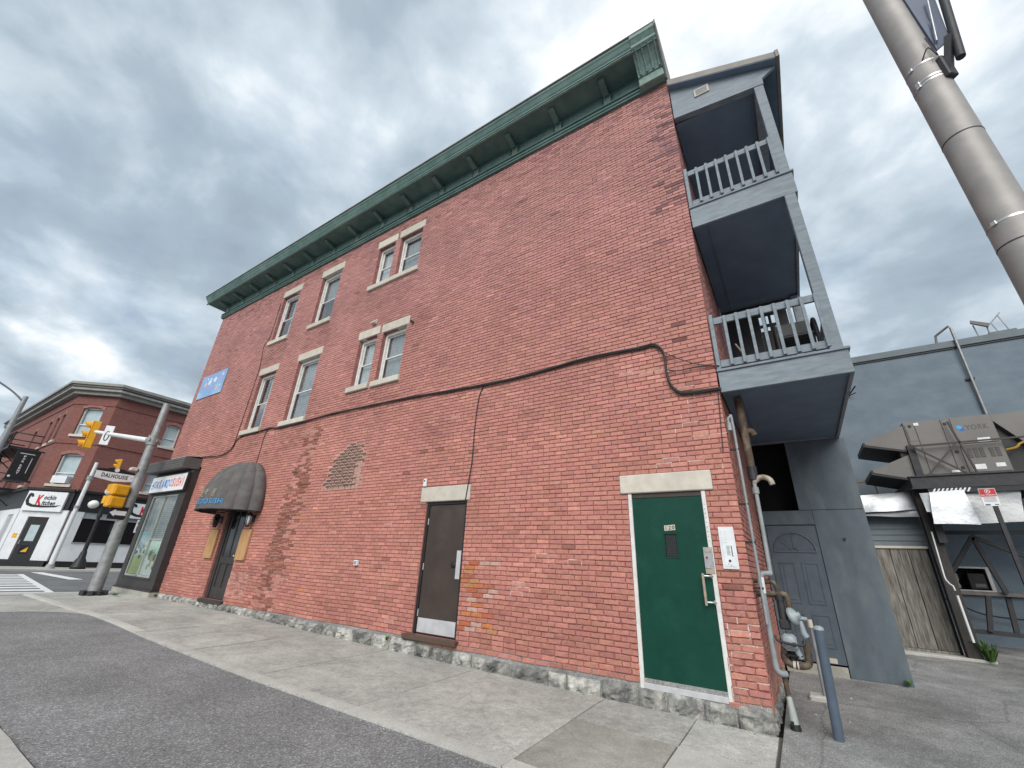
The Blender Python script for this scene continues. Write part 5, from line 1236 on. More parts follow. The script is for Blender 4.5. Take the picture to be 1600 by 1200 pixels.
m = MB(); m.box(3.0, 6.3, 6.96, 7.06, 1.09, 1.16, 0.004); m.build('low_rail', mat('worn_brown_steel', (0.15, 0.13, 0.115), (0.085, 0.075, 0.07), 6, 0.6), st)
m = MB()
m.bar((2.92, 5.70, 3.90), (4.9, 5.70, 3.915), 0.03, 0.03); m.bar((2.95, 5.71, 3.88), (3.62, 5.71, 3.27), 0.028, 0.028); m.bar((3.60, 5.705, 3.89), (3.02, 5.705, 3.27), 0.028, 0.028); m.bar((3.60, 5.70, 4.35), (3.78, 5.70, 2.95), 0.03, 0.03)
m.build('guard_rail', mat('brown_angle', (0.06, 0.045, 0.04), None, 5, 0.6), st)
hv = thing('air_handler', 'taupe rooftop air handler with blue logo on a dark steel stand', 'air conditioner', (4.2, 6.5, 3.3))
m = MB(); m.box(2.93, 4.28, 5.84, 7.3, 3.30, 4.46, 0.008); hb = m.build('cabinet', MT['hvac'], hv)
for q in ((2.945, 3.10, 3.32, 4.40), (3.105, 3.52, 3.92, 4.44), (3.105, 3.52, 3.32, 3.90), (3.525, 3.66, 3.32, 4.44), (3.67, 4.265, 3.90, 4.44), (3.67, 4.265, 3.32, 3.865)):
    m = MB(); m.box(q[0] + .005, q[1] - .005, 5.826, 5.8395, q[2], q[3], 0.004); m.build('access_panel', MT['hvac'], hb)
m = MB(); m.box(2.965, 3.075, 5.820, 5.8255, 4.03, 4.28, 0.003); m.build('filter_door', MT['hvac'], hb)
m = MB()
for x in (3.02, 3.6, 3.585, 3.6):
    pass
for x, z in ((3.03, 4.36), (3.58, 4.34), (3.60, 3.74), (3.60, 3.42)): m.box(x - .025, x + .025, 5.812, 5.8255, z - .025, z + .025, 0.004)
m.build('latch', MT['black'], hb)
m = MB()
for k in range(3): m.box(3.75 + k * .085, 3.815 + k * .085, 5.820, 5.8255, 3.60, 3.80, 0.002)
for k in range(2): m.box(4.06 + k * .085, 4.12 + k * .085, 5.820, 5.8255, 3.60, 3.78, 0.002)
for x in (3.75, 3.835, 3.92, 4.06, 4.145):
    for k in range(6): m.box(x, x + .062, 5.8165, 5.8195, 3.615 + k * .03, 3.63 + k * .03)
m.build('louvre', MT['hvacdark'], hb)
m = MB(); put_text(m, 'YORK', (4.02, 5.8245, 4.22), (1, 0, 0), (0, 0, 1), 0.105, 0.34, 0.03, 0)
m.box(3.765, 3.835, 5.8235, 5.8255, 4.165, 4.235, 0.0, 1); m.tube([(3.765, 5.8225, 4.235), (3.765, 5.8215, 4.235)], 0.042, 18, 2)
m.build('logo', [MT['hvacdark'], MT['signblue'], MT['letterblue']], hb)
for q in ((3.96, 4.14, 3.91, 3.99), (3.78, 3.93, 3.37, 3.47), (4.07, 4.20, 3.40, 3.475), (3.10, 3.18, 4.36, 4.42), (3.42, 3.54, 3.335, 3.375)):
    m = MB(); m.box(q[0], q[1], 5.8215, 5.8255, q[2], q[3], 0.0005); m.build('sticker', MT['pvcwhite'], hb)
for z in (4.06, 3.44):                                # two intake hoods on the left end
    m = MB(); m.prism([(2.925, 5.86, z + .34), (2.925, 5.86, z - .18), (2.86, 5.86, z - .2), (2.22, 5.86, z - .02), (2.20, 5.86, z + .04)], (0, 1.2, 0)); m.build('intake_hood', MT['hvac'], hv)
    m = MB(); m.prism([(2.22, 5.855, z - .025), (2.20, 5.855, z + .035), (2.17, 5.855, z + .03), (2.17, 5.855, z - .06), (2.86, 5.855, z - .245), (2.86, 5.855, z - .205)], (0, 1.21, 0)); m.build('hood_lip', MT['black'], hv)
m = MB(); m.prism([(4.285, 5.9, 4.46), (4.285, 5.9, 4.35), (4.62, 5.9, 3.82), (4.85, 5.9, 3.6), (5.6, 5.9, 3.6), (5.6, 5.9, 4.49)], (0, 1.3, 0)); m.build('discharge_hood', MT['hvac'], hv)
m = MB(); m.box(4.86, 5.06, 5.885, 5.8995, 4.26, 4.36, 0.001); m.build('sticker', MT['pvcwhite'], hv)
m = MB(); m.box(4.285, 6.9, 6.0, 7.2, 3.30, 4.3); m.build('condenser_section', MT['black'], hv)
m = MB(); m.box(2.93, 6.9, 5.80, 5.87, 3.275, 3.298, 0.003); m.build('base_strip', MT['foil'], hv)
o = thing('gas_pipe', 'yellow gas pipe running into the right side of the air handler', 'pipe', (4.6, 5.8, 3.8))
m = MB(); m.tube(spline([(4.30, 5.86, 3.72), (4.42, 5.80, 3.74), (4.52, 5.78, 3.82), (4.8, 5.78, 3.84), (6.5, 5.78, 3.86)], 5), 0.022, 8); m.build('pipe_run', MT['gold'], o)
o = thing('yellow_bracket', 'thin yellow bracket standing behind the shed by the stucco wall', 'bracket', (2.3, 7.6, 2.9))
m = MB(); m.tube([(1.95, 7.6, 3.52), (2.40, 7.6, 3.54), (2.44, 7.6, 3.0)], 0.016, 8); m.build('tube', MT['gold'], o)
o = thing('plastic_pipe', 'white plastic drain pipe jogging down beside the timber post', 'pipe', (2.85, 5.75, 0.3))
m = MB(); m.tube([(2.80, 5.78, 2.2), (2.765, 5.76, 1.40), (2.765, 5.74, 1.34), (2.80, 5.74, 1.27), (2.835, 5.74, 1.24), (2.845, 5.74, 1.16)], 0.013, 8); m.tube([(2.85, 5.74, 1.08), (2.85, 5.72, 0.33)], 0.020, 8); m.build('pipe_run', MT['pvcwhite'], o)
sg = thing('parking_sign', 'red and white no parking sign on a dark post in front of the foil', 'sign', (3.62, 5.2, 0.0))
m = MB(); m.bar((3.66, 5.22, 2.62), (3.64, 5.22, 0.0), 0.06, 0.05); m.build('sign_post', MT['darkiron'], sg)
m = MB(); m.box(3.51, 3.73, 5.18, 5.192, 2.585, 2.90, 0.004); sp = m.build('sign_plate', MT['signwhite'], sg)
m = MB(); m.box(3.517, 3.723, 5.1782, 5.1798, 2.755, 2.893); m.build('red_field', MT['signred'], sp)
m = MB(); m.tube([(3.62 + .034 * math.cos(t), 5.1775, 2.845 + .034 * math.sin(t)) for t in lin(0, 2 * math.pi, 17)], 0.005, 5, 0); m.bar((3.596, 5.1772, 2.87), (3.644, 5.1772, 2.82), .008, .002)
put_text(m, 'P', (3.62, 5.1774, 2.845), (1, 0, 0), (0, 0, 1), 0.04, bold=0.03); put_text(m, 'NO PARKING', (3.62, 5.1774, 2.782), (1, 0, 0), (0, 0, 1), 0.022, 0.19, 0.02)
m.build('lettering', MT['signwhite'], sp)
m = MB()
for k in range(4): m.box(3.54, 3.70, 5.1783, 5.1798, 2.735 - k * .022, 2.741 - k * .022)
m.box(3.535, 3.60, 5.1783, 5.1798, 2.60, 2.625); m.box(3.655, 3.705, 5.1783, 5.1798, 2.605, 2.62); m.build('small_print', MT['hvacdark'], sp)
# stucco building behind
SB = thing('stucco_building', 'blue grey stucco building with flat parapet behind the alley', 'building', (7, 8.3, 0))
m = MB(); m.box(0.02, 16, 8.30, 8.6, -0.4, 1.18); m.box(0.02, 3.34, 8.30, 8.6, 1.18, 1.625); m.box(3.97, 16, 8.30, 8.6, 1.18, 1.625); m.box(0.02, 16, 8.30, 8.6, 1.625, 6.96); m.box(0.02, 16, 8.601, 20, -0.4, 6.9); m.build('wall', MT['stucco'], SB)
m = MB(); m.box(0.02, 16, 8.24, 8.62, 7.0, 7.19, 0.01); m.build('parapet_cap', MT['siding'], SB)
m = MB(); m.box(0.02, 16, 8.27, 8.61, 6.96, 6.9995); m.build('drip_edge', MT['black'], SB)
m = MB(); x0, x1, z0, z1 = 3.30, 4.0, 1.15, 1.655
for q in ((x0, x1, z1 - .035, z1), (x0, x1, z0, z0 + .03), (x0, x0 + .035, z0 + .03, z1 - .035), (x1 - .06, x1, z0 + .03, z1 - .035)): m.box(q[0], q[1], 8.22, 8.31, q[2], q[3], 0.003)
wn = m.build('window', MT['white'], SB); m = MB(); m.box(x0 - .02, x1 + .6, 8.16, 8.298, z0 - .06, z0 - .002, 0.004); m.build('sill', MT['limestone'], wn)
m = MB(); m.box(x0 + .036, x1 - .061, 8.5, 8.51, z0 + .03, z1 - .035); m.build('dark_room', MT['void'], wn)
m = MB(); m.box(3.62, 3.9, 8.24, 8.45, 1.20, 1.52, 0.01); m.build('cooler_case', MT['black'], wn); m = MB(); m.box(3.70, 3.87, 8.233, 8.2395, 1.24, 1.31, 0.003); m.build('cooler_label', MT['hvac'], wn)
m = MB(); m.lathe([(0.045, 1.2), (0.05, 1.25), (0.03, 1.33), (0.05, 1.38), (0.05, 1.5), (0.02, 1.52)], 10, (3.44, 8.38, 0)); m.build('bottle', MT['limestone'], wn)
o = thing('roof_conduit', 'grey conduit with a gooseneck over the parapet of the stucco wall', 'conduit', (4.98, 8.2, 4.5))
m = MB(); m.tube([(4.72, 8.5, 7.30), (4.74, 8.46, 7.48), (4.98, 8.2, 7.60), (5.0, 8.19, 7.5), (4.98, 8.26, 4.2)], 0.030, 10); m.build('pipe_run', MT['galv'], o)
m = MB(); m.box(4.90, 5.06, 8.24, 8.2995, 6.05, 6.10, 0.004); m.build('clamp', MT['black'], o)
o = thing('roof_antenna', 'dark square panel antenna on thin legs on the parapet', 'antenna', (5.65, 8.5, 7.19))
m = MB(); m.prism([(5.43, 8.35, 7.60), (5.58, 8.75, 7.86), (5.90, 8.72, 7.66), (5.70, 8.32, 7.40)], (0.01, -0.02, 0.02)); m.build('panel', MT['hvacdark'], o)
m = MB()
for p, q in (((5.50, 8.45, 7.6), (5.52, 8.45, 7.19)), ((5.70, 8.36, 7.45), (5.70, 8.4, 7.19)), ((5.90, 8.62, 7.62), (5.93, 8.5, 7.19)), ((5.88, 8.66, 7.64), (6.14, 8.66, 7.92)), ((6.06, 8.6, 7.83), (6.12, 8.5, 7.19))): m.tube([p, q], 0.014, 7)
m.build('leg', MT['galv'], o); m = MB(); m.box(5.66, 6.16, 8.3, 8.6, 7.191, 7.26, 0.01); m.build('ballast', MT['siding'], o)
o = thing('wall_bracket', 'small black arm sticking out of the stucco near the balcony', 'bracket', (2.55, 8.2, 5.9))
m = MB(); m.tube([(2.50, 8.30, 6.05), (2.68, 8.0, 6.22)], 0.018, 7); m.tube([(2.5, 8.29, 6.05), (2.66, 8.1, 6.06)], 0.014, 7); m.build('arm', MT['black'], o)
o = thing('black_hose', 'black hose sagging across the lower stucco wall', 'hose', (4.0, 8.1, 0.6))
m = MB(); m.tube(spline([(2.9, 7.9, 1.05), (3.2, 8.0, 0.92), (3.6, 8.1, 0.72), (4.1, 8.1, 0.66), (4.6, 8.1, 0.68), (5.2, 8.1, 0.8)], 6), 0.016, 7); m.build('hose', MT['cable'], o)
def weed(label, c, n, hmax, spread, grp=None):
    m = MB()
    for k in range(n):
        a = random.random() * 6.283; l = random.uniform(.45, 1) * hmax; r = random.uniform(.2, 1) * spread; w = .006 + .006 * random.random()
        b0 = Vector(c) + Vector((math.cos(a), math.sin(a), 0)) * r * .25; p1 = b0 + Vector((math.cos(a) * r * .4, math.sin(a) * r * .4, l * .7)); p2 = b0 + Vector((math.cos(a) * r, math.sin(a) * r, l * random.uniform(.65, 1)))
        s_ = Vector((-math.sin(a), math.cos(a), 0)) * w
        m.add([b0 - s_ * .6, b0 + s_ * .6, p1 + s_, p1 - s_, p2], [(0, 1, 2, 3), (3, 2, 4)])
    m.build('weed', MT['leaf'], loc=c, label=label, cat='weed', group=grp)
weed('green weed clump at the foot of the timber post', (3.02, 5.85, 0.05), 90, 0.40, 0.26)
weed('tiny weed at the foot of the shop front plinth', (-15.5, -0.12, -0.04), 26, 0.09, 0.10)
weed('small weed in the pavement joint near the traffic pole', (-16.6, -0.75, -0.06), 40, 0.07, 0.22)
weed('small weed growing where stones meet the pavement near the brown door', (-5.75, -0.10, -0.04), 22, 0.09, 0.09)
weed('small weed at the foot of the grey stair enclosure', (1.50, 3.02, -0.08), 26, 0.08, 0.10)
gr = MB(); rs_ = random.Random(3)
def grit(x, y, s_):
    z = H(x, y) + 0.004; n0 = len(gr.v); q = [(x + s_ * math.cos(a) * rs_.uniform(.6, 1.2), y + s_ * math.sin(a) * rs_.uniform(.6, 1.2)) for a in (0, 1.6, 3.1, 4.7)]
    vs = [(a, b, z - .004) for a, b in q] + [(x + rs_.uniform(-.3, .3) * s_, y, z + s_ * rs_.uniform(.4, .9))]
    gr.add(vs, [(0, 1, 4), (1, 2, 4), (2, 3, 4), (3, 0, 4)])
for k in range(420): grit(-15.5 * rs_.random() ** 1.4, -0.075 - abs(rs_.gauss(0, .05)), rs_.uniform(.003, .011))
for k in range(260): grit(rs_.uniform(-9, 0), kerb_y(-4) - abs(rs_.gauss(0, .06)), rs_.uniform(.003, .010))
for k in range(420): grit(0.08 + 2.4 * rs_.random() ** 1.3, rs_.uniform(-.9, 3.0), rs_.uniform(.003, .010))
for k in range(160): grit(0.1 + 1.4 * rs_.random(), 3.06 - abs(rs_.gauss(0, .06)), rs_.uniform(.004, .012))
tag(gr.build('grit', MT['stone']), 'loose grit and crumbs along the wall foot and alley', 'grit', kind='stuff')
# ------------------------------------------------------------------ big steel pole on the right
PXY = (2.463, -1.713)
bp_ = thing('steel_pole', 'large weathered steel pole with clamped bands rising on the right', 'pole', (PXY[0], PXY[1], -0.25))
m = MB(); m.tube([(PXY[0], PXY[1], -0.3), (PXY[0], PXY[1], 4), (PXY[0], PXY[1], 10.5)], [0.150, 0.140, 0.122], 48); m.build('shaft', MT['polepaint'], bp_)
for z, w, mt in ((5.93, .009, 'chrome'), (5.72, .010, 'chrome'), (5.68, .009, 'chrome'), (4.93, .006, 'darkiron'), (3.93, .010, 'chrome'), (3.72, .005, 'darkiron')):
    m = MB(); r = 0.140 - (z - 4) * 0.00277 + .0025
    m.tube([(PXY[0], PXY[1], z - w), (PXY[0], PXY[1], z + w)], r, 40, 0, True)
    if mt == 'chrome':
        a = R(215); m.box(-.02, .02, -.012, .014, -.018, .018, .003, 0, Matrix.Translation((PXY[0] + r * math.cos(a), PXY[1] + r * math.sin(a), z)) @ Matrix.Rotation(a + R(90), 4, 'Z'))
    m.build('band_clamp', MT[mt], bp_)
bx, by = 0.55, -0.83                                    # bracket side (towards the right of the view)
m = MB(); P0 = Vector((PXY[0] + .09, PXY[1] - .10, 5.78)); m.box(-.05, .05, -.04, .05, -.16, .12, .01, 0, Matrix.Translation(P0) @ Matrix.Rotation(R(40), 4, 'Z'))
m.bar(P0 + Vector((0, 0, -.12)), P0 + Vector((0.10, -.06, .30)), .07, .05); m.build('bracket', MT['darkiron'], bp_)
sn = thing('blue_pole_sign', 'blue sign strapped high on the large steel pole', 'sign', (PXY[0] + .1, PXY[1] - .1, 6.0))
m = MB(); A = Vector((PXY[0] + .10, PXY[1] - .12, 6.02)); Bv = Vector((.27, .05, 0))
m.prism([A, A + Vector((.10, -.02, .05)), A + Bv + Vector((0, 0, 1.5)), A + Vector((-.02, 0, 1.5))], (-.008, .02, 0)); m.build('sign_plate', mat('navy_sign', (0.035, 0.06, 0.12), (0.03, 0.05, 0.10), 3, 0.45), sn)
m = MB(); m.tube([A + Vector((.09, -.03, -.25)), A + Vector((.33, -.01, 1.5))], 0.035, 10); m.build('sign_arm', MT['darkiron'], sn)
m = MB(); m.tube([A + Vector((.02, -.02, .1)), A + Vector((.12, -.02, .75))], 0.008, 6); m.build('edge_strip', MT['foil'], sn)
m = MB(); m.tube(spline([(PXY[0] - .03, PXY[1] - .135, 5.95), (PXY[0] + .02, PXY[1] - .19, 6.02), (PXY[0] + .06, PXY[1] - .17, 5.90), (PXY[0] + .05, PXY[1] - .16, 6.2)], 5), 0.006, 6); m.build('strap_wire', MT['darkiron'], sn)
# ------------------------------------------------------------------ far corner building
FB = thing('corner_building', 'old red brick corner building across the street with white and black shop fronts', 'building', (-40, 3, -0.08))
ZR = 11.05
P1 = Vector((-40.55, 0.30, 0)); P2 = Vector((-38.42, 2.00, 0)); E1 = Vector((-62, 0.30, 0)); E2 = Vector((-38.42, 16, 0))
cd = (P2 - P1).normalized(); cn = Vector((cd.y, -cd.x, 0)); CL = (P2 - P1).length
FACES = [  # origin, direction along, outward normal, length, windows (u0, u1, z0, z1)
    (P1, cd, cn, CL, [(0.75, 2.05, 8.2, 10.15), (0.75, 2.05, 4.85, 6.85)]),
    (P2, Vector((0, 1, 0)), Vector((1, 0, 0)), 14.0, [(3.25, 4.15, 8.35, 10.0), (3.25, 4.15, 4.95, 6.5), (6.6, 7.5, 8.35, 10.0), (6.6, 7.5, 4.95, 6.5)]),
    (P1, Vector((-1, 0, 0)), Vector((0, -1, 0)), 21.5, [(0.9, 1.6, 7.85, 9.75), (2.35, 3.05, 7.75, 9.7), (4.15, 4.85, 7.7, 9.65), (8.0, 8.8, 7.0, 9.4), (3.4, 4.3, 4.9, 6.4), (9.5, 10.4, 4.6, 6.5)]),
]
wl = MB()
def fpt(F, u, z, d=0.0): return F[0] + F[1] * u + F[2] * d + Vector((0, 0, z))
for F in FACES:
    us = sorted({0, F[3]} | {w[0] for w in F[4]} | {w[1] for w in F[4]}); zs = sorted({-0.3, 3.2, ZR} | {w[2] for w in F[4]} | {w[3] for w in F[4]})
    for a, b in zip(us, us[1:]):
        for c, d in zip(zs, zs[1:]):
            if any(w[0] < (a + b) / 2 < w[1] and w[2] < (c + d) / 2 < w[3] for w in F[4]): continue
            wl.quad(fpt(F, a, c), fpt(F, b, c), fpt(F, b, d), fpt(F, a, d))
    for w in F[4]:
        for p, q in (((w[0], w[2]), (w[0], w[3])), ((w[1], w[2]), (w[1], w[3])), ((w[0], w[3]), (w[1], w[3])), ((w[0], w[2]), (w[1], w[2]))):
            wl.quad(fpt(F, *p), fpt(F, *q), fpt(F, *q, -0.35), fpt(F, *p, -0.35))
wl.quad(E1, E1 + Vector((0, 15.7, 0)), E1 + Vector((0, 15.7, ZR)), E1 + Vector((0, 0, ZR))); wl.quad(E2, E2 + Vector((-23.5, 0, 0)), E2 + Vector((-23.5, 0, ZR)), E2 + Vector((0, 0, ZR)))
wl.build('wall', MT['farbrick'], FB)
def fbox(m, F, u0, u1, d0, d1, z0, z1, mi=0):
    q = [fpt(F, u, z, d) for u in (u0, u1) for d in (d0, d1) for z in (z0, z1)]
    m.convex(q, [(0, 1, 3, 2), (4, 5, 7, 6), (0, 1, 5, 4), (2, 3, 7, 6), (0, 2, 6, 4), (1, 3, 7, 5)], mi)
for F in FACES:
    for w in F[4]:
        m = MB(); u0, u1, z0, z1 = w; t = .07
        fbox(m, F, u0, u0 + t, -.25, -.12, z0, z1); fbox(m, F, u1 - t, u1, -.25, -.12, z0, z1); fbox(m, F, u0 + t, u1 - t, -.25, -.12, z1 - t, z1); fbox(m, F, u0 + t, u1 - t, -.25, -.12, z0, z0 + t); fbox(m, F, u0 + t, u1 - t, -.25, -.14, z0 + (z1 - z0) * .36, z0 + (z1 - z0) * .36 + .06)
        wn = m.build('window', MT['white'], FB)
        m = MB(); fbox(m, F, u0 + t, u1 - t, -.28, -.27, z0 + (z1 - z0) * .36 + .06, z1 - t); m.build('pane', MT['paleglass'], wn)
        m = MB(); fbox(m, F, u0 + t, u1 - t, -.24, -.23, z0 + t, z0 + (z1 - z0) * .36); m.build('pane', MT['paleglass'] if F is not FACES[2] else MT['darkglass'], wn)
        m = MB(); fbox(m, F, u0 - .12, u1 + .12, -.1, .10, z0 - .16, z0 - .002); m.build('sill', MT['limestone'], wn)
        m = MB(); n = 8                                                    # segmental brick arch, a shade proud
        for k in range(n):
            a0, a1 = k / n, (k + 1) / n; f = lambda a: z1 - .13 + .2 * math.sin(math.pi * a)
            q = [fpt(F, u0 - .1 + (u1 - u0 + .2) * a, zz, .03) for a, zz in ((a0, f(a0)), (a1, f(a1)), (a1, f(a1) + .2), (a0, f(a0) + .2))]; m.prism(q, -F[2] * .05)
        m.build('window_arch', MT['jamb'], wn)
        if F is FACES[0] and z0 < 6: m = MB(); fbox(m, F, u0 + .18, u1 - .22, -.2, .16, z0 + .06, z0 + .52); m.build('window_cooler', MT['farwhite'], wn)
    m = MB(); fbox(m, F, 0, F[3], 0.0, .06, 7.55, 7.72); fbox(m, F, 0, F[3], 0, .05, 10.35, 10.45); m.build('string_course', MT['farbrick'], FB)
# overhanging flat eaves following the chamfered corner
def ring(d): 
    return [Vector((-62, P1.y - d, 0)), Vector((P1.x + d * .35, P1.y - d, 0)), Vector((P2.x + d, P2.y - d * .35, 0)), Vector((P2.x + d, 16, 0))]
m = MB(); o0, o1 = ring(0.0), ring(0.55)
for z0, z1, d in ((ZR + .25, ZR + .62, .55), (ZR, ZR + .249, .30), (ZR + .62, ZR + .80, .68)):
    oo = ring(d); ii = [Vector((-62, 15.9, 0))]
    m.prism([p + Vector((0, 0, z0)) for p in oo] + [Vector((-62, 16, z0))], (0, 0, z1 - z0))
m.build('eaves', [MT['faredge']], FB)
m = MB(); oo = ring(.57); m.prism([p + Vector((0, 0, ZR + .40)) for p in oo] + [Vector((-62, 16, ZR + .40))], (0, 0, .10)); m.build('eaves_stripe', MT['black'], FB)
m = MB(); cs = [Vector((-41.6, 2.2, 0)), Vector((-39.2, 3.5, 0)), Vector((-39.2, 12, 0)), Vector((-46, 12, 0)), Vector((-46, 2.2, 0))]
m.prism([p + Vector((0, 0, ZR + .8)) for p in cs], (0, 0, 0.42)); m.build('roof_parapet', MT['faredge'], FB)
# ground floor
m = MB()
for F in FACES: fbox(m, F, -0.02, F[3], .0, .12, 3.25, 4.45); fbox(m, F, -0.05, F[3], .12, .24, 4.40, 4.55)
m.build('shop_fascia', MT['black'], FB)
m = MB(); F0, F1, F2 = FACES
fbox(m, F0, 0, .62, .0, .10, .28, 3.25); fbox(m, F0, 1.85, CL + .06, .0, .10, .28, 3.25); fbox(m, F0, .62, 1.85, 0, .10, 2.78, 3.25)
fbox(m, F1, .101, .75, 0, .1, .28, 3.25); fbox(m, F1, .75, 9, 0, .1, .28, 1.42); fbox(m, F1, 8.2, 9, 0, .1, 1.42, 3.25)
fbox(m, F2, .101, 1.0, 0, .1, .28, 3.25); fbox(m, F2, 2.6, 12, 0, .1, .28, 3.25); fbox(m, F2, 1.0, 2.6, 0, .1, .28, 1.3); fbox(m, F2, 1.0, 2.6, 0, .1, 2.9, 3.25)
m.build('white_shop_wall', MT['farwhite'], FB)
m = MB(); [fbox(m, F, 0, F[3], 0, .14, -.25, .279) for F in FACES]; m.build('black_plinth', MT['black'], FB)
m = MB(); fbox(m, F0, .70, 1.80, -.02, .06, .06, 2.70); D = m.build('door', MT['black'], FB, label='black glazed shop door on the chamfered corner')
m = MB(); fbox(m, F0, .98, 1.5, .0605, .07, 1.35, 2.3); m.build('pane', MT['paleglass'], D); m = MB(); fbox(m, F0, .95, 1.45, .0605, .07, .62, 1.1); m.build('pane', MT['darkglass'], D)
m = MB(); m.prism([fpt(F0, 1.05, .72, .071), fpt(F0, 1.40, .72, .071), fpt(F0, 1.42, 1.02, .071)], cn * .004); m.build('door_sticker', MT['yellow'], D)
m = MB(); fbox(m, F0, .78, .82, .065, .11, 1.15, 1.4); m.build('handle', MT['chrome'], D)
m = MB(); fbox(m, F1, .75, 8.2, -.05, .05, 1.42, 3.25); wn = m.build('shop_window', MT['darkglass'], FB)
m = MB(); fbox(m, F1, .70, 8.25, .06, .16, 1.36, 1.42); fbox(m, F1, .7, 8.25, .06, .13, 2.86, 2.92); fbox(m, F1, .75, 8.2, .051, .06, 2.92, 3.25); m.build('window_trim', MT['conduit'], wn)
m = MB(); fbox(m, F1, 2.3, 3.15, .052, .06, 2.1, 2.66)
for k in range(3): put_text(m, ['OPEN', 'LUNCH', 'DINNER'][k], fpt(F1, 2.72, 2.52 - k * .15, .063), F1[1], (0, 0, 1), .09, .55, .02, 1)
m.build('window_notice', [MT['black'], MT['lettertan']], wn)
m = MB(); fbox(m, F2, 1.0, 2.6, -.05, .05, 1.3, 2.9); wn = m.build('shop_window', MT['curtain_dim'], FB); m = MB(); fbox(m, F2, .95, 1.02, .05, .12, 1.25, 2.95); fbox(m, F2, 2.55, 2.65, .05, .12, 1.25, 2.95); fbox(m, F2, .95, 2.65, .05, .14, 1.2, 1.3); m.build('window_trim', MT['farwhite'], wn)
m = MB(); fbox(m, F0, .22, .50, .1005, .105, 1.62, 1.76); fbox(m, F0, .22, .50, .1005, .105, 1.50, 1.60); m.build('yellow_notice', MT['yellow'], FB)
def swoosh(mb, F, u, z, w, mi):
    """long boat shape with a curled prow"""
    P = [(-.50, .30), (-.46, .36), (-.38, .33), (-.34, .20), (-.40, .16), (-.40, .22), (-.43, .22), (-.44, .05), (-.40, -.10), (-.28, -.17), (.0, -.20), (.30, -.19), (.50, -.14), (.35, -.25), (.0, -.29), (-.30, -.28), (-.45, -.20), (-.52, .0)]
    q = [fpt(F, u + a * w, z + b * w * .62, .262) for a, b in P]
    mb.prism(q, F[2] * .004, mi)
def kitchen_sign(F, u0, u1, z0, z1, label, full):
    s = thing('restaurant_sign', label, 'sign', fpt(F, (u0 + u1) / 2, z0, .2), group='restaurant name signs on the corner building')
    m = MB(); fbox(m, F, u0, u1, .125, .25, z0, z1); m.build('sign_box', MT['signwhite'], s)
    m = MB(); u = (u0 + u1) / 2; w = u1 - u0; n = .256; swoosh(m, F, u, (z0 + z1) / 2, w * .92, 1); h = z1 - z0
    put_text(m, 'K', fpt(F, u - .13 * w, (z0 + z1) / 2 + .05, n), F[1], (0, 0, 1), h * .55, w * .15, .05, 0)
    put_text(m, 'ochin', fpt(F, u + .11 * w, z0 + h * .70, n), F[1], (0, 0, 1), h * .24, w * .30, .04, 1, 0.15); put_text(m, 'itchen', fpt(F, u + .12 * w, z0 + h * .42, n), F[1], (0, 0, 1), h * .24, w * .34, .04, 1, 0.15)
    m.build('lettering', [MT['signred'], MT['letterblack']], s)
kitchen_sign(F0, .10, 2.42, 3.12, 4.32, 'white restaurant sign above the chamfered corner door', True)
kitchen_sign(F1, 2.85, 5.2, 3.12, 4.12, 'white restaurant sign above the long dark shop window', True)
# projecting rent banner and fire escape on the left face
bn = thing('rent_banner', 'black vertical banner projecting from the corner building', 'banner', (-42.2, 0.2, 4.9))
X = -42.2
m = MB(); m.box(X - .03, X + .03, -.95, .15, 5.05, 6.95, .01); m.build('banner_panel', MT['black'], bn); m = MB(); m.box(X - .05, X + .05, -1.0, .29, 6.955, 7.04); m.box(X - .05, X + .05, -1.0, .29, 4.93, 5.045); m.build('banner_bar', MT['darkiron'], bn)
m = MB()
for k, ch in enumerate('FORRENT'): put_text(m, ch, (X + .032, -.50, 6.55 - k * .165 - (.10 if k > 2 else 0)), (0, 1, 0), (0, 0, 1), .13, .11, .03)
m.box(X + .0305, X + .033, -.80, -.10, 6.72, 6.76); m.box(X + .0305, X + .033, -.16, -.13, 5.5, 6.5); m.tube([(X + .031, -.8, 5.22), (X + .034, -.8, 5.22)], .07, 12)
m.build('lettering', MT['signwhite'], bn)
fe_ = thing('fire_escape', 'black iron fire escape with railings on the corner building side', 'fire escape', (-46, -0.5, 4))
for z, x0, x1 in ((7.35, -50.5, -44.6), (4.55, -52, -44.8)):
    m = MB(); m.box(x0, x1, -1.2, .28, z - .08, z + .10); m.build('platform', MT['black'], fe_)
    m = MB()
    for zz in (.55, 1.05):
        m.tube([(x1, .25, z + zz), (x1, -1.18, z + zz), (x0, -1.18, z + zz), (x0, .25, z + zz)], .045, 6)
    k = 0
    for x in lin(x0, x1, 7): m.bar((x, -1.18, z), (x, -1.18, z + 1.08), .07, .07)
    for a, b in zip(lin(x0, x1, 5), lin(x0, x1, 5)[1:]): m.bar((a, -1.18, z + .12), (b, -1.18, z + 1.0), .05, .05)
    m.build('railing', MT['black'], fe_)
    m = MB()
    for x in lin(x0 + .3, x1 - .3, 3): m.bar((x, -1.1, z), (x, .28, z - 1.1), .06, .06)
    m.build('strut', MT['black'], fe_)
m = MB(); m.bar((-50.3, -.7, 7.4), (-46.5, -.7, 4.65), .08, .25); m.bar((-50.3, -1.15, 7.4), (-46.5, -1.15, 4.65), .08, .25); m.bar((-50.3, -1.15, 8.3), (-46.5, -1.15, 5.5), .04, .04)
for k in range(12):
    t = (k + .5) / 12; m.box(-50.3 + 3.8 * t - .12, -50.3 + 3.8 * t + .12, -1.12, -.72, 7.4 - 2.75 * t - .02, 7.4 - 2.75 * t + .02)
m.build('stair', MT['black'], fe_)

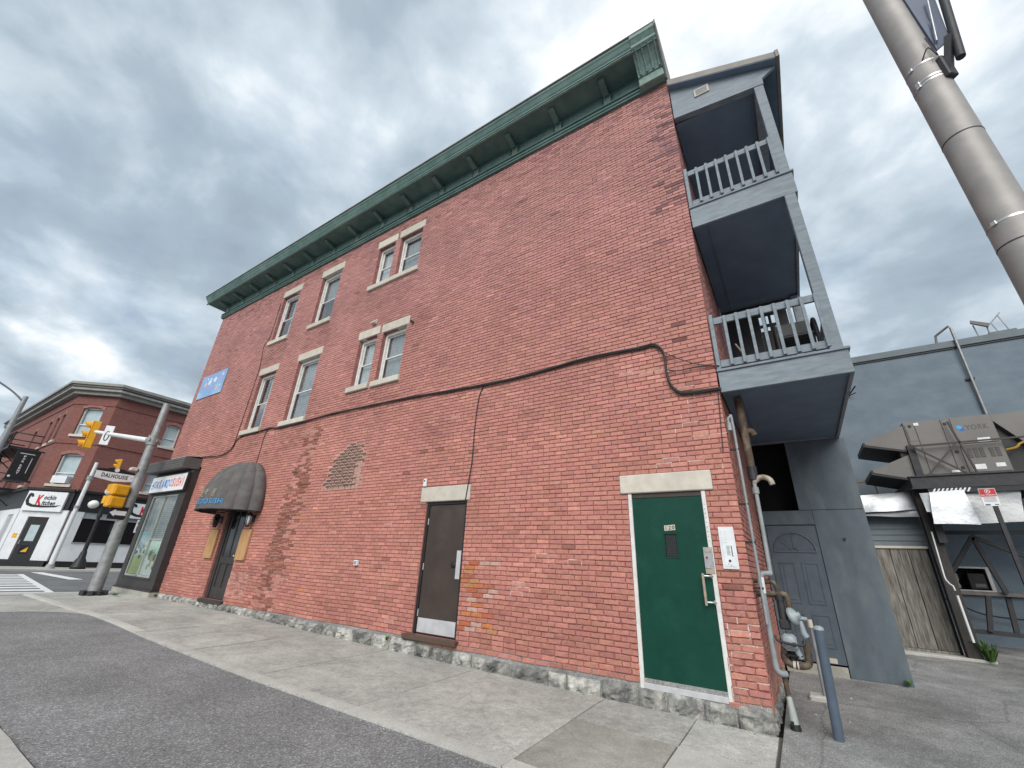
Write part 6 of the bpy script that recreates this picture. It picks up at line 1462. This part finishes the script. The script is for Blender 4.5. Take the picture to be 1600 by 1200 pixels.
# ------------------------------------------------------------------ traffic pole with arm, signals and signs
TP = Vector((-17.30, -1.05, -0.1))
tp = thing('traffic_pole', 'leaning grey traffic pole with a side arm on the street corner', 'pole', TP)
m = MB(); m.tube([(-17.26, -1.05, -.08), (-17.33, -1.05, 3), (-17.41, -1.05, 5.95)], [.165, .142, .105], 24); m.build('shaft', MT['galv'], tp)
m = MB(); m.tube([(-17.26, -1.05, -.1), (-17.26, -1.05, .02)], [.24, .22], 16)
for k in range(8): a = k * .785 + .3; m.box(-.05, .05, -.06, .06, -.02, .10, .01, 0, Matrix.Translation((-17.26 + .27 * math.cos(a), -1.05 + .27 * math.sin(a), -.07)) @ Matrix.Rotation(a, 4, 'Z'))
m.build('base_flange', MT['darkiron'], tp)
m = MB(); m.tube([(-17.385, -1.05, 4.45), (-17.39, -1.05, 4.78)], .165, 16); 
for a in (.4, 1.2, 2.2, 3.4, 4.3, 5.4): m.box(-.02, .05, -.03, .03, -.05, .05, .004, 0, Matrix.Translation((-17.39 + .16 * math.cos(a), -1.05 + .16 * math.sin(a), 4.62)) @ Matrix.Rotation(a, 4, 'Z'))
m.build('arm_clamp', MT['galv'], tp)
A0 = Vector((-17.48, -1.14, 4.62)); A1 = Vector((-18.95, -2.32, 4.80))
m = MB(); m.tube([A0, A0.lerp(A1, .5), A1], [.085, .07, .055], 14); m.build('arm', MT['pvcwhite'], tp)
def signal(name_label, c, rz, n=3, s=1.0, grp='yellow traffic signals'):
    """signal head facing local -y"""
    o = thing('traffic_signal', name_label, 'traffic signal', c, rz, grp); w, h, d = .30 * s, .30 * s, .20 * s; Hh = n * h
    m = MB(); m.box(-w / 2, w / 2, 0, d, -Hh / 2, Hh / 2, .02 * s)
    for k in range(n): m.box(-w / 2 - .012 * s, w / 2 + .012 * s, -.014 * s, .02 * s, -Hh / 2 + k * h + .008, -Hh / 2 + (k + 1) * h - .008, .012 * s)
    m.build('housing', MT['yellow'], o, local=True)
    cols = ['lamp_red', 'lamp_amber', 'lamp_green']
    for k in range(n):
        z = Hh / 2 - (k + .5) * h; r = .115 * s; v = MB(); ns = 12; Lv = .19 * s
        pin = []; a0, a1 = -0.5, math.pi + 0.5
        for i in range(ns + 1):
            a = a0 + (a1 - a0) * i / ns; ln = Lv * (0.62 + 0.38 * max(0, math.sin(a)))
            pin += [(r * math.cos(a), -.015 * s, z + r * math.sin(a)), (r * 1.04 * math.cos(a), -ln, z + r * 1.02 * math.sin(a) - .03 * s)]
        v.add(pin, [(2 * i, 2 * i + 1, 2 * i + 3, 2 * i + 2) for i in range(ns)], 0, True)
        v.add([(x * .96, y, z + (zz - z) * .96) for x, y, zz in pin], [(2 * i, 2 * i + 2, 2 * i + 3, 2 * i + 1) for i in range(ns)], 0, True)
        v.build('visor', MT['yellow'], o, local=True)
        l = MB(); l.lathe([(.10 * s, 0), (.10 * s, .012), (.06 * s, .03), (.005, .036)], 14, M=Matrix.Translation((0, -.014 * s, z)) @ Matrix.Rotation(R(90), 4, 'X')); l.build('lens', MT['darkglass'], o, local=True)
    return o
signal('yellow three lamp traffic signal at the end of the side arm', (-19.0, -2.36, 4.68), R(-12), 3, 1.05)
o = thing('arm_sign', 'small white sign hanging from the side arm beside the signal', 'sign', (-18.55, -2.02, 4.7))
m = MB(); m.box(-.12, .12, -.01, .01, -.36, .30, .01, 0, Matrix.Translation((-18.5, -2.0, 4.72)) @ Matrix.Rotation(R(56), 4, 'Z')); m.build('plate', MT['signwhite'], o)
m = MB(); m.tube([Matrix.Translation((-18.5, -2.0, 4.66)) @ Matrix.Rotation(R(56), 4, 'Z') @ Vector((.055 * math.cos(t), -.013, .16 * math.sin(t))) for t in lin(0, 2 * math.pi, 15)], .014, 5); m.build('symbol', MT['letterblack'], o)
# pedestrian signal, seen from behind
o = thing('pedestrian_signal', 'yellow pedestrian signal seen from behind on the traffic pole', 'traffic signal', (-17.33, -1.42, 2.7), R(8))
for k in (0, 1):
    m = MB(); z = .02 - k * .36; m.box(-.02, .22, -.24, .20, z, z + .335, .03); m.box(.2205, .26, -.20, .16, z + .03, z + .30, .02); m.build('housing', MT['yellow'], o, local=True)
m = MB(); m.bar((.05, .16, .30), (.05, .40, .34), .05, .05); m.bar((.05, .16, -.28), (.05, .38, -.26), .05, .05); m.build('bracket', MT['conduit'], o, local=True)
m = MB()
for k in (0, 1): z = .02 - k * .36; m.prism([(-.02, -.23, z + .33), (-.02, .19, z + .33), (-.26, .18, z + .30), (-.26, -.22, z + .30)], (0, 0, .012)); m.box(-.2, -.02, -.235, -.225, z + .1, z + .33); m.box(-.2, -.02, .185, .195, z + .1, z + .33)
m.build('visor', MT['yellow'], o, local=True)
o = thing('street_sign', 'street name sign with a black top and crest on the traffic pole', 'sign', (-17.3, -1.6, 3.2))
X = -17.30
m = MB(); m.box(X - .012, X, -2.13, -1.18, 3.18, 3.395, .004); P = [(X, -2.13, 3.18), (X, -1.18, 3.18), (X, -1.45, 3.15), (X, -1.66, 3.12), (X, -1.87, 3.15)]; m.prism(P, (-.012, 0, 0)); m.build('name_plate', MT['signwhite'], o)
m = MB(); m.prism([(X, -2.14, 3.396), (X, -1.17, 3.396), (X, -1.17, 3.46), (X, -1.42, 3.49), (X, -1.52, 3.53), (X, -1.80, 3.53), (X, -1.90, 3.49), (X, -2.14, 3.46)], (-.012, 0, 0)); m.box(X - .014, X - .0125, -2.15, -1.16, 3.165, 3.18); m.build('top_plate', MT['letterblack'], o)
m = MB(); m.tube([(X, -1.66, 3.475), (X + .006, -1.66, 3.475)], .062, 16); m.build('crest', MT['signwhite'], o)
m = MB(); put_text(m, 'DALHOUSIE', (X + .002, -1.655, 3.285), (0, 1, 0), (0, 0, 1), .125, .66, .03); put_text(m, 'ST', (X + .002, -1.235, 3.285), (0, 1, 0), (0, 0, 1), .05, .05, .0)
put_text(m, '120', (X + .002, -2.065, 3.29), (0, 1, 0), (0, 0, 1), .05, .09, .0) if False else None
m.build('lettering', MT['letterblack'], o)
m = MB(); m.bar((X - .006, -1.18, 3.30), (X - .02, -1.06, 3.30), .03, .2); m.build('bracket', MT['conduit'], o)
o = thing('pole_camera', 'small white camera on the street side of the traffic pole', 'camera', (-17.35, -1.3, 3.55))
m = MB(); m.box(-17.45, -17.2, -1.36, -1.18, 3.53, 3.64, .02); m.build('case', MT['limestone'], o); m = MB(); m.bar((-17.33, -1.2, 3.55), (-17.33, -1.08, 3.5), .03, .03); m.build('mount', MT['galv'], o)
o = thing('one_way_sign', 'one way arrow sign on the traffic pole', 'sign', (-17.15, -1.2, 2.2))
X = -17.16
m = MB(); m.box(X - .01, X, -1.49, -1.04, 2.02, 2.40, .004); m.build('plate', MT['letterblack'], o)
m = MB(); m.prism([(X + .002, -1.47, 2.21), (X + .002, -1.34, 2.10), (X + .002, -1.34, 2.145), (X + .002, -1.06, 2.145), (X + .002, -1.06, 2.275), (X + .002, -1.34, 2.275), (X + .002, -1.34, 2.32)], (.003, 0, 0)); m.build('arrow', MT['signwhite'], o)
# white pole with signal across the street
WP = Vector((-36.0, 1.75, -.05))
o = thing('signal_pole', 'slim white signal pole on the far pavement', 'pole', WP)
m = MB(); m.tube([(-36, 1.75, -.05), (-36, 1.76, 3), (-36, 1.78, 6.1)], [.13, .11, .09], 14); m.build('shaft', MT['pvcwhite'], o)
m = MB(); m.tube([(-36, 1.75, -.06), (-36, 1.75, .18)], [.24, .16], 14); m.build('base', MT['conduit'], o)
m = MB(); m.tube([(-36, 1.77, 5.0), (-36, 1.77, 5.25)], .16, 12); m.tube([(-36, 1.765, 3.3), (-36, 1.765, 3.45)], .14, 12); m.build('collar', MT['conduit'], o)
m = MB(); m.bar((-36, 1.8, 5.6), (-36, 2.9, 5.9), .06, .06); m.build('bracket_arm', MT['pvcwhite'], o)
PJ = project
signal('yellow traffic signal on the slim white pole across the street', (-36.0, 2.75, 6.1), R(-15), 3, 0.98)
lp = thing('street_lamp', 'black ornamental street lamp with white globes across the street', 'street lamp', (-36.0, 2.95, -.05))
m = MB(); m.lathe([(.36, 0), (.36, .12), (.30, .2), (.27, .45), (.18, .6), (.15, .9), (.12, 1.0)], 14, (-36, 2.95, -.05)); m.build('base', MT['black'], lp)
m = MB(); m.tube([(-36, 2.95, .9), (-36, 2.95, 2.9)], [.11, .09], 12); m.tube([(-36, 2.95, 2.9), (-36, 2.95, 3.4)], [.14, .12], 12); m.tube([(-36, 2.95, 3.4), (-36, 2.95, 4.3)], .07, 10); m.build('post', MT['black'], lp)
m = MB(); m.bar((-36, 2.15, 3.9), (-36, 3.75, 3.9), .07, .10); m.tube(spline([(-36, 2.3, 3.45), (-36, 2.5, 3.8), (-36, 2.95, 3.5), (-36, 3.4, 3.8), (-36, 3.6, 3.45)], 5), .03, 6); m.build('cross_arm', MT['black'], lp)
for (y, z) in ((2.45, 3.62), (2.98, 4.48), (3.5, 3.68)):
    m = MB(); m.ball((-36, y, z), .27, 16, 10, .92); m.build('globe', MT['globe'], lp)
o = thing('no_parking_post', 'small white parking sign on a thin post across the street', 'sign', (-36, 5.1, -.05))
m = MB(); m.tube([(-36, 5.1, -.05), (-36, 5.1, 2.3)], .035, 8); m.build('post', MT['conduit'], o); m = MB(); m.box(-35.96, -35.94, 4.92, 5.28, 2.15, 2.95, .01); m.build('plate', MT['signwhite'], o)
m = MB(); m.tube([(-35.935, 5.1 + .11 * math.cos(t), 2.75 + .11 * math.sin(t)) for t in lin(0, 6.283, 13)], .018, 5); m.box(-35.938, -35.932, 5.0, 5.2, 2.3, 2.55); m.build('symbol', MT['letterblack'], o)
o = thing('light_pole', 'tall pale street light pole with a curved arm beside the corner building', 'street lamp', (-36, -2.4, -.1))
m = MB(); m.tube([(-36, -2.4, -.1), (-36, -2.42, 5), (-36, -2.44, 9.1)], [.17, .15, .11], 16); m.build('shaft', MT['galv'], o)
m = MB(); m.tube(spline([(-36, -2.44, 8.75), (-36, -3.1, 9.25), (-36, -4.3, 9.8), (-36, -5.6, 10.1)], 5), .05, 8); m.build('arm', MT['galv'], o)
m = MB(); m.box(-36.1, -35.9, -6.3, -5.6, 10.02, 10.16, .03); m.build('lamp_head', MT['galv'], o)
o = thing('fire_hydrant', 'small orange hydrant top by the far kerb behind the traffic pole', 'hydrant', (-35.6, 4.05, -.05))
m = MB(); m.lathe([(.14, 0), (.14, .08), (.10, .1), (.10, .42), (.14, .45), (.11, .55), (.03, .62)], 12, (-35.6, 4.05, -.05)); m.build('body', mat('hydrant_orange', (0.55, 0.22, 0.10), None, 6, 0.6), o)
m = MB(); m.tube([(-35.6, 3.88, .28), (-35.6, 4.22, .28)], .05, 8); m.build('outlet', MT['conduit'], o)
